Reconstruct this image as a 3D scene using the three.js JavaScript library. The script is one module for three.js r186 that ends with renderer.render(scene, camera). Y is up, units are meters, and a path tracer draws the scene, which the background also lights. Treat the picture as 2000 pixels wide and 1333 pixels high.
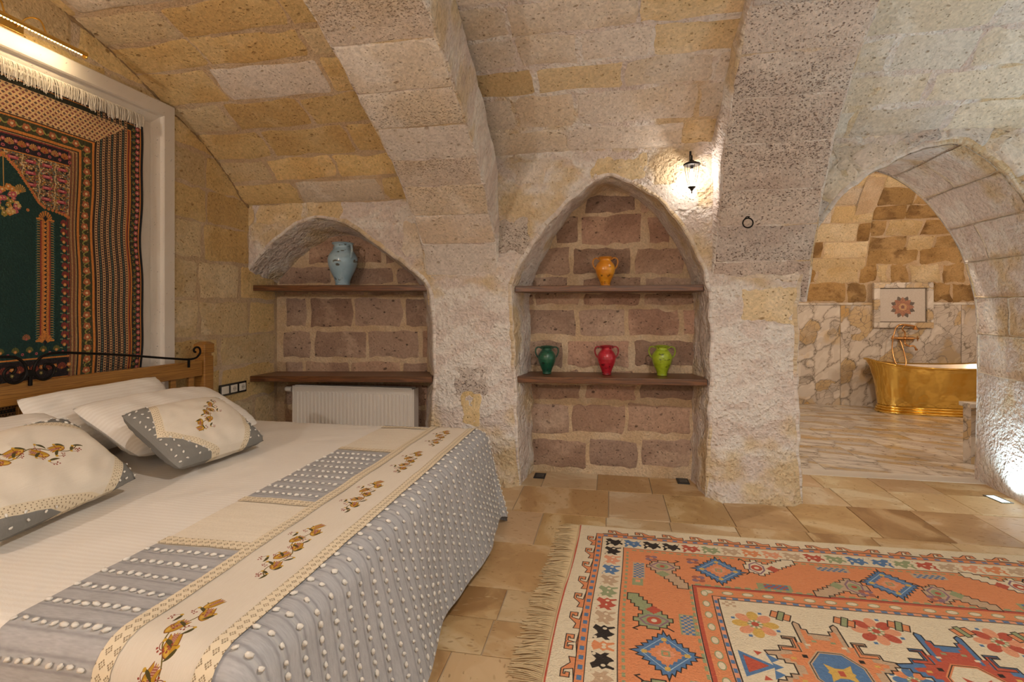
import * as THREE from 'three';
import { RoundedBoxGeometry } from 'three/addons/geometries/RoundedBoxGeometry.js';
import { mergeGeometries, mergeVertices } from 'three/addons/utils/BufferGeometryUtils.js';
import { RectAreaLightUniformsLib } from 'three/addons/lights/RectAreaLightUniformsLib.js';
import { createNoise3D } from 'simplex-noise';

// ------------------------------------------------------------------ camera, exposure, large lights
const scene = new THREE.Scene();
scene.background = new THREE.Color(0x000000);
const renderer = new THREE.WebGLRenderer({ antialias: true });
renderer.toneMapping = THREE.LinearToneMapping;
renderer.toneMappingExposure = 0.86;
renderer.shadowMap.enabled = true;
RectAreaLightUniformsLib.init();
// a level wide-angle lens, shifted down a little: verticals stay upright
const camera = new THREE.PerspectiveCamera(2 * Math.atan(666.5 / 1000) * 180 / Math.PI, 2000 / 1333, 0.05, 60);
camera.position.set(0, 1.3, 0);
camera.rotation.y = Math.atan(0.19);
camera.setViewOffset(2000, 1333, 0, 59.5, 2000, 1333);
// strengths of the lamps; each light sits in its lamp's builder below
const LAMP = { lantern: 0.32, far: 7.4, pendant: 10.3, picture: 85, uplight: 2.2, upfar: 19, bath: 6.4 };
const WARM = new THREE.Color().setRGB(1, 0.87, 0.72), SOFT = new THREE.Color().setRGB(1, 0.90, 0.81), COOL = new THREE.Color().setRGB(0.64, 0.89, 1.0), GLOW = new THREE.Color().setRGB(1, 0.76, 0.45);

// ------------------------------------------------------------------ helpers
function rng(seed) { let s = seed >>> 0; return () => { s = (s + 0x6d2b79f5) | 0; let t = Math.imul(s ^ (s >>> 15), 1 | s); t = (t + Math.imul(t ^ (t >>> 7), 61 | t)) ^ t; return ((t ^ (t >>> 14)) >>> 0) / 4294967296; }; }
const n3 = createNoise3D(rng(77));
const fbm3 = (x, y, z, o = 4) => { let a = 1, s = 0, t = 0; for (let i = 0; i < o; i++) { s += a * n3(x, y, z); t += a; a *= 0.5; x *= 2.03; y *= 2.03; z *= 2.03; } return s / t; };
const clamp = (x, a = 0, b = 1) => Math.min(b, Math.max(a, x));
const sstep = (a, b, x) => { const t = clamp((x - a) / (b - a)); return t * t * (3 - 2 * t); };
const lerp = (a, b, t) => a + (b - a) * t;
const mix3 = (a, b, t) => [lerp(a[0], b[0], t), lerp(a[1], b[1], t), lerp(a[2], b[2], t)];
const lin = (a, b, n) => Array.from({ length: n + 1 }, (_, i) => lerp(a, b, i / n));
const used = {};
function numbered(name) { const k = used[name] = (used[name] ?? -1) + 1; return k ? name + '_' + String(k).padStart(3, '0') : name; }
function sh(m) { m.castShadow = true; m.receiveShadow = true; return m; }
function tag(o, label, category, group, kind) { o.userData.label = label; o.userData.category = category; if (group) o.userData.group = group; if (kind) o.userData.kind = kind; return o; }
function thing(name, label, category, pos = [0, 0, 0], turn = 0, group, kind) {
  const g = new THREE.Group(); g.name = numbered(name); g.position.set(...pos); g.rotation.y = turn; scene.add(g); return tag(g, label, category, group, kind);
}
function part(name, geo, mat, parent, label) { const m = sh(new THREE.Mesh(geo, mat)); m.name = name; if (label) m.userData.label = label; parent.add(m); return m; }
function merged(list) { return mergeGeometries(list.map((g) => { const q = g.index ? g.toNonIndexed() : g; for (const k of Object.keys(q.attributes)) if (!['position', 'normal', 'uv'].includes(k)) q.deleteAttribute(k); return q; })); }
function box(w, h, d, x = 0, y = 0, z = 0, r = 0.004) { const g = new RoundedBoxGeometry(w, h, d, 2, Math.min(r, w / 2.01, h / 2.01, d / 2.01)); boxUV(g); g.translate(x, y, z); return g; }
function boxUV(g) { const p = g.attributes.position, n = g.attributes.normal, uv = g.attributes.uv; for (let i = 0; i < p.count; i++) { const ax = Math.abs(n.getX(i)), ay = Math.abs(n.getY(i)), az = Math.abs(n.getZ(i)); if (ax >= ay && ax >= az) uv.setXY(i, p.getZ(i), p.getY(i)); else if (ay >= az) uv.setXY(i, p.getX(i), p.getZ(i)); else uv.setXY(i, p.getX(i), p.getY(i)); } }
function tube(pts, r, seg = 24, rs = 8, closed = false) { return new THREE.TubeGeometry(new THREE.CatmullRomCurve3(pts.map((p) => new THREE.Vector3(...p)), closed, 'centripetal'), seg, r, rs, closed); }
function lathe(pts, seg = 32) { return new THREE.LatheGeometry(pts.map((p) => new THREE.Vector2(p[0], p[1])), seg); }
function smoothLathe(pts, seg = 36, n = 48) { const c = new THREE.SplineCurve(pts.map((p) => new THREE.Vector2(p[0], p[1]))); return new THREE.LatheGeometry(c.getPoints(n), seg); }

// a surface patch: map(u, v) -> [x, y, z]; U, V lists of parameters; h = height along the normal; sdf < 0 is cut away; uv in metres
function patch(map, U, V, { h, sdf, flip = false, uvOff = [0, 0] } = {}) {
  const nu = U.length, nv = V.length, pos = [], uv = [], sd = [], e = 1e-3;
  const A = new THREE.Vector3(), B = new THREE.Vector3(), N = new THREE.Vector3();
  for (let j = 0; j < nv; j++) for (let i = 0; i < nu; i++) {
    const u = U[i], v = V[j], p = map(u, v), s = sdf ? sdf(u, v) : 1;
    if (h) {
      const a0 = map(u - e, v), a1 = map(u + e, v), b0 = map(u, v - e), b1 = map(u, v + e);
      A.set(a1[0] - a0[0], a1[1] - a0[1], a1[2] - a0[2]); B.set(b1[0] - b0[0], b1[1] - b0[1], b1[2] - b0[2]); N.crossVectors(A, B).normalize(); if (flip) N.negate();
      const k = h(u, v, s, i, j); p[0] += N.x * k; p[1] += N.y * k; p[2] += N.z * k;
    }
    pos.push(p[0], p[1], p[2]); uv.push(u + uvOff[0], v + uvOff[1]); sd.push(s);
  }
  const idx = [], cut = new Map();
  const cross = (a, b) => { const key = a < b ? a * 1e6 + b : b * 1e6 + a; if (!cut.has(key)) { const t = sd[a] / (sd[a] - sd[b]), k = pos.length / 3; for (let c = 0; c < 3; c++) pos.push(lerp(pos[a * 3 + c], pos[b * 3 + c], t)); for (let c = 0; c < 2; c++) uv.push(lerp(uv[a * 2 + c], uv[b * 2 + c], t)); sd.push(0); cut.set(key, k); } return cut.get(key); };
  const tri = (a, b, c) => {
    const q = [a, b, c]; if (sd[a] >= 0 && sd[b] >= 0 && sd[c] >= 0) { idx.push(...(flip ? [a, c, b] : q)); return; }
    if (sd[a] < 0 && sd[b] < 0 && sd[c] < 0) return;
    const out = []; for (let k = 0; k < 3; k++) { const m = q[k], n = q[(k + 1) % 3]; if (sd[m] >= 0) out.push(m); if ((sd[m] >= 0) !== (sd[n] >= 0)) out.push(cross(m, n)); }
    for (let k = 1; k + 1 < out.length; k++) idx.push(...(flip ? [out[0], out[k + 1], out[k]] : [out[0], out[k], out[k + 1]]));
  };
  for (let j = 0; j + 1 < nv; j++) for (let i = 0; i + 1 < nu; i++) { const a = j * nu + i, b = a + 1, c = a + nu, d = c + 1; tri(a, b, d); tri(a, d, c); }
  if (!idx.length) return null;
  const g = new THREE.BufferGeometry(); g.setAttribute('position', new THREE.Float32BufferAttribute(pos, 3)); g.setAttribute('uv', new THREE.Float32BufferAttribute(uv, 2)); g.setIndex(idx); g.computeVertexNormals(); return g;
}
function tint(g, c) { const n = g.attributes.position.count, a = new Float32Array(n * 3); for (let i = 0; i < n; i++) a.set(c, i * 3); g.setAttribute('color', new THREE.BufferAttribute(a, 3)); return g; }
// one stone set into a surface: a low block whose edges sink below the mortar
function stoneCap(map, u0, u1, v0, v1, o = {}) {
  const { h = 0.006, sdf, flip, seed = 1, e = 0.014, jag = 0.008, sink = 0.006 } = o;
  const w = u1 - u0, t = v1 - v0, edge = sdf && Math.min(sdf(u0, v0), sdf(u1, v0), sdf(u0, v1), sdf(u1, v1), sdf((u0 + u1) / 2, (v0 + v1) / 2)) < 0.12;
  const nu = edge ? Math.max(6, Math.round(w / 0.035)) : (o.nu ?? Math.max(3, Math.min(7, Math.round(w / 0.06)))), nv = edge ? Math.max(5, Math.round(t / 0.035)) : (o.nv ?? 2);
  const ax = [0, Math.min(0.3, e / w), ...lin(0, 1, nu).slice(1, -1), 1 - Math.min(0.3, e / w), 1], ay = [0, Math.min(0.3, e / t), ...lin(0, 1, nv).slice(1, -1), 1 - Math.min(0.3, e / t), 1];
  const M = (a, b) => {                                         // rounded, slightly wandering outline
    let u = lerp(u0, u1, a), v = lerp(v0, v1, b);
    const ea = 1 - 4 * a * (1 - a), eb = 1 - 4 * b * (1 - b);
    u += jag * ea * (n3(v * 9, seed * 3.7, a > 0.5 ? 5 : 1) + 0.6 * n3(v * 31, seed, a > 0.5 ? 8 : 2)); v += jag * eb * (n3(u * 7, seed * 1.9, b > 0.5 ? 15 : 11) + 0.6 * n3(u * 27, seed, b > 0.5 ? 18 : 12));
    const cr = Math.max(0, Math.abs(a - 0.5) * 2 - 0.82) * Math.max(0, Math.abs(b - 0.5) * 2 - 0.6); u -= Math.sign(a - 0.5) * cr * 0.35 * Math.min(w, t); return [u, v];
  };
  const g = patch((a, b) => { const [u, v] = M(a, b); return map(u, v); }, ax, ay, {
    flip, sdf: edge ? (a, b) => { const [u, v] = M(a, b); return sdf(u, v) - 0.004; } : undefined,
    h: (a, b, s) => { if (a <= 0 || a >= 1 || b <= 0 || b >= 1) return -sink; const [u, v] = M(a, b); let k = h * (1 + 0.5 * n3(u * 6, v * 6, seed)); if (o.baseH) k += o.baseH(u, v); if (edge) k = lerp(-0.001, k, sstep(0.0, 0.05, s)); return k; },
  });
  if (!g) return null;
  const p = g.attributes.uv, du = (seed * 0.373) % 1.7, dv = (seed * 0.719) % 1.3;
  for (let i = 0; i < p.count; i++) p.setXY(i, u0 + p.getX(i) * w + du, v0 + p.getY(i) * t + dv);
  return g;
}
// courses of stones between V0 and V1
function courses(U0, U1, V0, V1, [rh0, rh1], [l0, l1], seed, gap = 0.011) {
  const R = rng(seed), out = []; let v = V0, row = 0;
  while (v < V1 - 0.06) {
    let hgt = lerp(rh0, rh1, R()); if (v + hgt > V1 - 0.08) hgt = V1 - v;
    let u = U0 - (row % 2 ? R() * l1 * 0.6 : 0);
    while (u < U1 - 0.04) { let L = lerp(l0, l1, R()); if (u + L > U1 - 0.12) L = U1 - u; const a = Math.max(u, U0), b = u + L; if (b - a > 0.07) out.push([a + gap / 2, b - gap / 2, v + gap / 2, v + hgt - gap / 2]); u = b; }
    v += hgt; row++;
  }
  return out;
}
let stoneSeed = 1;
function addStones(parent, map, rects, mat, o = {}) {
  const R = rng(o.seed ?? 9), tones = o.tones ?? [[1, 1, 1]];
  for (const r of rects) {
    if (o.keep && !o.keep(r)) continue;
    const t = r[4] ?? tones[Math.floor(R() * tones.length)], k = 0.93 + 0.14 * R();
    const g = stoneCap(map, r[0], r[1], r[2], r[3], { ...o, h: (o.h ?? 0.006) * (0.6 + 0.8 * R()), seed: ++stoneSeed });
    if (!g) continue;
    tint(g, t.map((c) => c * k));
    part(o.name ?? 'stone', g, r[5] ?? (Array.isArray(mat) ? mat[Math.floor(R() * mat.length)] : mat), parent);
  }
}
// ------------------------------------------------------------------ computed textures
const PERM = (() => { const R = rng(5), p = new Uint16Array(4096); for (let i = 0; i < 4096; i++) p[i] = i; for (let i = 4095; i > 0; i--) { const j = Math.floor(R() * (i + 1)); [p[i], p[j]] = [p[j], p[i]]; } return p; })();
const hash2 = (x, y, s) => PERM[(PERM[(PERM[(s * 131) & 4095] + x) & 4095] + y) & 4095] / 4095;
function tn(x, y, px, py, s) {                                   // tiling value noise, period px, py cells
  const ix = Math.floor(x), iy = Math.floor(y), fx = x - ix, fy = y - iy, a = fx * fx * (3 - 2 * fx), b = fy * fy * (3 - 2 * fy);
  const x0 = ((ix % px) + px) % px, x1 = (x0 + 1) % px, y0 = ((iy % py) + py) % py, y1 = (y0 + 1) % py;
  return lerp(lerp(hash2(x0, y0, s), hash2(x1, y0, s), a), lerp(hash2(x0, y1, s), hash2(x1, y1, s), a), b);
}
function tfbm(x, y, px, py, s, o = 5) { let a = 0.5, r = 0, t = 0; for (let i = 0; i < o; i++) { r += a * tn(x, y, px, py, s + i * 7); t += a; a *= 0.55; x *= 2; y *= 2; px *= 2; py *= 2; } return r / t; }
function dataTex(W, H, fn, metres, srgb = true, metresY) {       // fn(x, y in 0..1, i) -> [r, g, b] 0..1 (sRGB for colour maps)
  const d = new Uint8Array(W * H * 4);
  for (let y = 0; y < H; y++) for (let x = 0; x < W; x++) { const c = fn(x / W, y / H, y * W + x), o = (y * W + x) * 4; if (typeof c === 'number') { d[o] = d[o + 1] = d[o + 2] = clamp(c) * 255; } else { d[o] = clamp(c[0]) * 255; d[o + 1] = clamp(c[1]) * 255; d[o + 2] = clamp(c[2]) * 255; } d[o + 3] = 255; }
  const t = new THREE.DataTexture(d, W, H, THREE.RGBAFormat); finish(t, srgb); if (metres) t.repeat.set(1 / metres, 1 / (metresY ?? metres)); return t;
}
function finish(t, srgb) { t.wrapS = t.wrapT = THREE.RepeatWrapping; t.magFilter = THREE.LinearFilter; t.minFilter = THREE.LinearMipmapLinearFilter; t.generateMipmaps = true; if (srgb) t.colorSpace = THREE.SRGBColorSpace; t.needsUpdate = true; return t; }
function canvasTex(W, H, draw, srgb = true) { const c = document.createElement('canvas'); c.width = W; c.height = H; const x = c.getContext('2d'); draw(x, W, H); const t = new THREE.CanvasTexture(c); return finish(t, srgb); }
// little blots scattered over a tile: pits of the tuff
function blots(W, N, r0, r1, seed, stretch = 1, band) {
  const m = new Float32Array(W * W), R = rng(seed);
  for (let k = 0; k < N; k++) {
    const cx = R() * W, cy = (band ? band(R) : R()) * W, r = r0 + (r1 - r0) * Math.pow(R(), 3), rx = r * (0.7 + 0.8 * R()) * stretch, ry = r * (0.6 + 0.5 * R()), an = (R() - 0.5) * 0.9, ca = Math.cos(an), sa = Math.sin(an), st = 0.5 + 0.5 * R(), q = Math.ceil(Math.max(rx, ry)) + 1;
    for (let y = -q; y <= q; y++) for (let x = -q; x <= q; x++) { const a = (x * ca + y * sa) / rx, b = (-x * sa + y * ca) / ry, d = a * a + b * b; if (d < 1.3) { const i = (((Math.floor(cy) + y) % W + W) % W) * W + ((Math.floor(cx) + x) % W + W) % W; m[i] = Math.max(m[i], st * clamp(1.3 - d)); } }
  }
  return m;
}
const hx = (s) => [1, 3, 5].map((i) => parseInt(s.slice(i, i + 2), 16) / 255);
// ------------------------------------------------------------------ stone, plaster and mortar
const M = {};
{
  const W = 1024, S = 1.4;
  const fine = blots(W, 2600, 1, 3.2, 11), mid = blots(W, 260, 2.5, 8, 12, 1.3), heavy = blots(W, 15000, 0.7, 3.4, 13, 1.25, (R) => { const b = [0.12, 0.42, 0.78][Math.floor(R() * 3)]; return b + (R() + R() + R() - 1.5) * 0.16; }), big = blots(W, 22, 4, 12, 14, 1.6);
  const low = new Float32Array(W * W), hi = new Float32Array(W * W), pat = new Float32Array(W * W);
  for (let y = 0; y < W; y++) for (let x = 0; x < W; x++) { const i = y * W + x; low[i] = tfbm(x / W * 4, y / W * 5, 4, 5, 3, 5); hi[i] = tfbm(x / W * 110, y / W * 110, 110, 110, 21, 3); pat[i] = tfbm(x / W * 7, y / W * 9, 7, 9, 33, 6); }
  const stone = (a, b, c, sp, spc) => dataTex(W, W, (x, y, i) => {
    let q = mix3(mix3(a, b, sstep(0.35, 0.65, low[i])), c, sstep(0.52, 0.75, pat[i]) * 0.7);
    const g = 1 + (hi[i] - 0.5) * 0.22; q = q.map((k) => k * g); return mix3(q, spc, clamp(sp(i)));
  }, S);
  const pale = stone(hx('#d6cec6'), hx('#d0c3b2'), hx('#dfd8d0'), (i) => fine[i] * 0.55 + mid[i] * 0.45, hx('#7a6248'));
  const gold = stone(hx('#d6c4a2'), hx('#ceb890'), hx('#ddcfb4'), (i) => fine[i] * 0.6 + mid[i] * 0.5, hx('#6b4c27'));
  const pit = stone(hx('#ccc3bc'), hx('#bfb2aa'), hx('#d5ccc5'), (i) => heavy[i] * 0.72 + big[i] * 0.45 + fine[i] * 0.35, hx('#66534a'));
  const mauve = stone(hx('#ac9280'), hx('#967c6b'), hx('#bca48f'), (i) => fine[i] * 0.7 + mid[i] * 0.75 + big[i] * 0.35, hx('#40322a'));
  const bump = dataTex(W, W, (x, y, i) => 0.62 + (low[i] - 0.5) * 0.5 + (hi[i] - 0.5) * 0.35 + (pat[i] - 0.5) * 0.3 - fine[i] * 0.3 - mid[i] * 0.4, S, false);
  const pbump = dataTex(W, W, (x, y, i) => 0.68 + (hi[i] - 0.5) * 0.4 + (pat[i] - 0.5) * 0.3 - heavy[i] * 0.5 - big[i] * 0.4 - fine[i] * 0.2 + 0.02 * Math.sin((x * 150 + y * 60 + pat[i] * 10) * Math.PI), S, false);
  const bathTone = stone(hx('#b5976a'), hx('#a08153'), hx('#c6ad83'), (i) => fine[i] * 0.5 + mid[i] * 0.5 + sstep(0.5, 0.72, pat[i]) * 0.6, hx('#5a3d1c'));
  const st = (map, bumpMap, bs) => new THREE.MeshStandardMaterial({ map, bumpMap, bumpScale: bs, roughness: 0.95, vertexColors: true });
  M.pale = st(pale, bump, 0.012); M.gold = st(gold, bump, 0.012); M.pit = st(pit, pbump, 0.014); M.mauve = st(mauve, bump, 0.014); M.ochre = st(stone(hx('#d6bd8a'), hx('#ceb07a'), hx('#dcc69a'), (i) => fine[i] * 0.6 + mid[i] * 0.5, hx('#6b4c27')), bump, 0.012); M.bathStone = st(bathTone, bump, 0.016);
  M.softpit = st(stone(hx('#d2c8be'), hx('#ccbda9'), hx('#dad2c8'), (i) => heavy[i] * 0.42 + fine[i] * 0.4, hx('#705a46')), pbump, 0.009);
  // hand-thrown lime plaster: pale with ochre and pinkish patches where the stone shows through
  const hew = new Float32Array(W * W);
  for (let y = 0; y < W; y++) for (let x = 0; x < W; x++) { const w = tfbm(x / W * 5, y / W * 5, 5, 5, 61, 3), q = tfbm(x / W * 10 + w * 1.5, y / W * 22 + w * 4, 10, 22, 62, 4); hew[y * W + x] = q; }
  const pl = dataTex(W, W, (x, y, i) => {
    let q = mix3(hx('#d7cac2'), hx('#e0d9d2'), sstep(0.4, 0.62, hew[i])); q = mix3(q, hx('#ccb183'), sstep(0.53, 0.7, low[i]) * 0.7); q = mix3(q, hx('#bfaba2'), sstep(0.55, 0.75, pat[i]) * 0.5);
    const g = 1 + (hi[i] - 0.5) * 0.16; return mix3(q.map((k) => k * g), hx('#8d6d4c'), fine[i] * 0.4 + mid[i] * 0.25);
  }, 1.9);
  const plb = dataTex(W, W, (x, y, i) => 0.5 + (hew[i] - 0.5) * 0.8 + (hi[i] - 0.5) * 0.75 - fine[i] * 0.2, 1.9, false);
  M.plaster = new THREE.MeshStandardMaterial({ map: pl, bumpMap: plb, bumpScale: 0.022, roughness: 0.96 });
  // sandy lime mortar, the same in every joint
  const mt = dataTex(512, 512, (x, y) => { const n = tfbm(x * 5, y * 5, 5, 5, 171, 5), g = tfbm(x * 90, y * 90, 90, 90, 172, 3); return mix3(hx('#cbb599'), hx('#c2a888'), sstep(0.35, 0.65, n)).map((k) => k * (0.9 + 0.2 * g)); }, 0.9), mtb = dataTex(512, 512, (x, y) => 0.6 * tfbm(x * 90, y * 90, 90, 90, 172, 3) + 0.4 * tfbm(x * 14, y * 14, 14, 14, 173, 4), 0.9, false);
  M.mortar = new THREE.MeshStandardMaterial({ map: mt, bumpMap: mtb, bumpScale: 0.012, roughness: 0.97 });
  M.frameStone = new THREE.MeshStandardMaterial({ map: dataTex(512, 512, (x, y, i) => mix3(hx('#ddd5cb'), hx('#cfc4b6'), tfbm(x * 6, y * 6, 6, 6, 71, 5)).map((k) => k * (1 - 0.35 * (fine[(Math.floor(y * 512) * 2) * W + Math.floor(x * 512) * 2] > 0.75 ? 0.8 : 0))), 0.9), roughness: 0.7 });
}
// ------------------------------------------------------------------ the vaulted room
const ZB = -3.75, ZN = 1.55, XL = -2.93, XR = 4.6, ZI = -4.12, ZP = -4.55;
const curve2 = (pts) => { const c = new THREE.SplineCurve(pts.map((p) => new THREE.Vector2(p[0], p[1]))); c.arcLengthDivisions = 600; return c; };
// outlines of the openings on the wall's face, and of the niches' backs, as [x, y]
const open1 = [[-3.12, 0], [-3.12, 1.50], [-2.99, 1.565], [-2.86, 1.70], [-2.67, 1.88], [-2.44, 2.015], [-2.24, 2.045], [-1.99, 1.95], [-1.78, 1.80], [-1.56, 1.645], [-1.40, 1.51], [-1.345, 1.30], [-1.33, 0.86], [-1.35, 0.42], [-1.37, 0]];
const back1 = [[-3.12, 0], [-3.12, 1.42], [-2.98, 1.50], [-2.87, 1.60], [-2.72, 1.745], [-2.52, 1.875], [-2.33, 1.945], [-2.12, 1.92], [-1.95, 1.82], [-1.76, 1.68], [-1.60, 1.54], [-1.535, 1.32], [-1.52, 0.86], [-1.53, 0.42], [-1.54, 0]];
const open2 = [[-0.645, 0], [-0.66, 0.3], [-0.68, 0.7], [-0.70, 1.1], [-0.713, 1.40], [-0.69, 1.56], [-0.597, 1.72], [-0.41, 1.966], [-0.22, 2.146], [-0.05, 2.262], [0.14, 2.21], [0.32, 2.10], [0.46, 1.937], [0.563, 1.755], [0.645, 1.56], [0.68, 1.325], [0.69, 0.97], [0.68, 0.6], [0.665, 0.3], [0.655, 0]];
const back2 = [[-0.60, 0], [-0.605, 0.3], [-0.615, 0.7], [-0.625, 1.1], [-0.63, 1.36], [-0.60, 1.53], [-0.51, 1.74], [-0.36, 2.0], [-0.18, 2.175], [-0.01, 2.25], [0.16, 2.20], [0.32, 2.08], [0.45, 1.90], [0.545, 1.71], [0.61, 1.53], [0.632, 1.325], [0.632, 0.97], [0.625, 0.6], [0.62, 0.3], [0.61, 0]];
const open3 = [[1.28, 0], [1.262, 0.5], [1.25, 0.98], [1.262, 1.44], [1.345, 1.76], [1.443, 1.956], [1.566, 2.10], [1.75, 2.235], [1.956, 2.335], [2.15, 2.378], [2.28, 2.335], [2.40, 2.235], [2.553, 2.0], [2.66, 1.72], [2.72, 1.40], [2.735, 0.9], [2.73, 0.4], [2.71, 0]];
const back3 = [[1.32, 0], [1.31, 0.5], [1.30, 0.98], [1.31, 1.44], [1.38, 1.74], [1.47, 1.95], [1.58, 2.12], [1.73, 2.28], [1.90, 2.39], [2.05, 2.42], [2.20, 2.36], [2.374, 2.222], [2.515, 2.048], [2.655, 1.805], [2.742, 1.526], [2.783, 1.249], [2.787, 0.577], [2.77, 0]];
function poly(pts, n = 6) { const c = curve2(pts), q = c.getPoints(pts.length * n); return q.map((p) => [p.x, p.y]); }
function polySdf(pts) {                                          // positive outside
  const q = poly(pts, 3); q[0][1] = -0.5; q[q.length - 1][1] = -0.5; let x0 = 1e9, x1 = -1e9, y1 = -1e9; for (const p of q) { x0 = Math.min(x0, p[0]); x1 = Math.max(x1, p[0]); y1 = Math.max(y1, p[1]); }
  return (x, y) => {
    const far = Math.max(x0 - x, x - x1, y - y1); if (far > 0.3) return far;
    let d = 1e9, inside = false;
    for (let i = 0, j = q.length - 1; i < q.length; j = i++) { const [ax, ay] = q[j], [bx, by] = q[i], ex = bx - ax, ey = by - ay, t = clamp(((x - ax) * ex + (y - ay) * ey) / (ex * ex + ey * ey + 1e-12)); d = Math.min(d, (x - ax - ex * t) ** 2 + (y - ay - ey * t) ** 2); if ((by > y) !== (ay > y) && x < ((ax - bx) * (y - by)) / (ay - by) + bx) inside = !inside; }
    return inside ? -Math.sqrt(d) : Math.sqrt(d);
  };
}
// ragged arrises: the outlines wander a little
function ragged(pts, amp, seed) { const c = curve2(pts), n = Math.round(c.getLength() / 0.04), t0 = 0.03; return lin(0, 1, n).map((k) => { const p = c.getPointAt(k), t = c.getTangentAt(k), e = sstep(0, t0, k) * sstep(0, t0, 1 - k), o = amp * e * (n3(p.x * 4, p.y * 4, seed) + 0.7 * n3(p.x * 13, p.y * 13, seed + 4)); return [p.x - t.y * o, p.y + t.x * o]; }); }
for (const [o, s] of [[open1, 3], [open2, 5], [open3, 8]]) { const r = ragged(o, 0.009, s); o.length = 0; o.push(...r); }
const sd1 = polySdf(open1), sd2 = polySdf(open2), sd3 = polySdf(open3);
const wallSdf = (x, y) => Math.min(sd1(x, y), sd2(x, y), sd3(x, y));
const TONE = { cream: [[1, 0.97, 0.92], [0.95, 0.9, 0.83], [1.03, 1, 0.97], [0.92, 0.88, 0.83]], gold: [[1, 0.96, 0.9], [0.92, 0.86, 0.76], [1.05, 1.04, 1.03], [0.96, 0.9, 0.8]], grey: [[1, 1, 1], [0.93, 0.92, 0.92], [1.05, 1.03, 1.0], [0.97, 0.92, 0.88]], pale: [[1, 1.0, 0.97], [0.95, 0.96, 0.93], [1.03, 1.0, 0.9], [0.98, 0.98, 0.96]] };

// ---- back wall: hewn face, stones showing through the plaster
const foot = (y) => 0.055 * Math.exp(-Math.pow(y / 0.11, 2)) + 0.03 * Math.exp(-y / 0.5);
const wallBump = (x, y) => 0.022 * fbm3(x * 1.9, y * 1.9, 3, 3) + 0.008 * fbm3(x * 9, y * 9, 8, 2) + foot(y);
const wallMap = (x, y) => [x, y, ZB];
const wallBack = thing('wall_back', 'rough plastered stone wall with two arched niches and a tall archway', 'wall', [0, 0, 0], 0, null, 'structure');
const wallH = (x, y, s) => wallBump(x, y) * sstep(0, 0.09, s);
part('plaster', patch(wallMap, lin(-3.0, XR, 330), lin(-0.02, 2.72, 118), { h: wallH, sdf: wallSdf }), M.plaster, wallBack);
{
  const R = rng(31), list = [];
  for (const [a, b] of [[-3.0, -0.75], [-1.3, 0.0], [0.0, 1.3], [0.72, 2.0], [2.0, 4.5]]) { }
  for (const r of courses(-2.95, 4.5, 0.12, 2.62, [0.2, 0.3], [0.26, 0.56], 41, 0.03)) { const mid = wallSdf((r[0] + r[1]) / 2, (r[2] + r[3]) / 2); if (mid > 0.05 && R() < 0.62) list.push(r); }
  for (const r of list) { const p = R(); r[4] = TONE.cream[Math.floor(R() * 4)]; r[5] = r[2] > 1.9 && r[0] < -0.9 ? (p < 0.7 ? M.gold : M.pale) : p < 0.22 ? M.gold : p < 0.86 ? M.pale : M.pit; }
  list.push([-1.12, -0.93, 0.42, 0.70, [1.04, 0.98, 0.84], M.gold]);
  addStones(wallBack, wallMap, list, M.pale, { sdf: wallSdf, h: 0.004, e: 0.03, jag: 0.022, baseH: (x, y) => wallBump(x, y), sink: -0.0, seed: 51 });
}
// reveals: the lining from a front outline to a back outline, with a rounded lip over the wall's edge
function reveal(front, back, z0, z1, n, mat, name, parent, amp = 0.012, step = 0.045) {
  const cf = curve2(front), cb = curve2(back), L = cf.getLength(), nz = Math.ceil((z0 - z1) / step);
  const lip = [[0.035, -0.004], [0.016, 0.006], [0.004, 0.004], [0, -0.012]];
  const rows = [...lip.map((l) => ({ o: l[0], z: z0 + l[1], t: 0 })), ...lin(0, 1, nz).slice(1).map((t) => ({ o: 0, z: lerp(z0, z1, t), t }))];
  const map = (u, v) => {
    const k = clamp(u / L, 0, 1), i = clamp(v, 0, rows.length - 1), a = Math.floor(i), b = Math.min(rows.length - 1, a + 1), f = i - a, t = lerp(rows[a].t, rows[b].t, f), o = lerp(rows[a].o, rows[b].o, f), z = lerp(rows[a].z, rows[b].z, f);
    const p = cf.getPointAt(k), q = cb.getPointAt(k), tg = cf.getTangentAt(k); return [lerp(p.x, q.x, t) - tg.y * o, lerp(p.y, q.y, t) + tg.x * o, z];
  };
  const g = patch(map, lin(0, L, n), lin(0, rows.length - 1, rows.length - 1), { flip: false, h: (u, v) => { const p = map(u, v); return amp * fbm3(p[0] * 5, p[1] * 5, p[2] * 5, 3) * sstep(2, 5, v); } });
  const uv = g.attributes.uv; for (let i = 0; i < uv.count; i++) { const v = uv.getY(i); uv.setY(i, rows[Math.min(rows.length - 1, Math.round(v))].z); }
  return part(name, g, mat, parent);
}
reveal(open1, back1, ZB, ZI - 0.02, 150, M.plaster, 'niche_reveal', wallBack, 0.018);
reveal(open2, back2, ZB, ZI - 0.02, 170, M.plaster, 'niche_reveal', wallBack, 0.018);
const passage = reveal(open3, back3, ZB, ZP, 170, M.plaster, 'archway_reveal', wallBack, 0.006);
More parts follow.
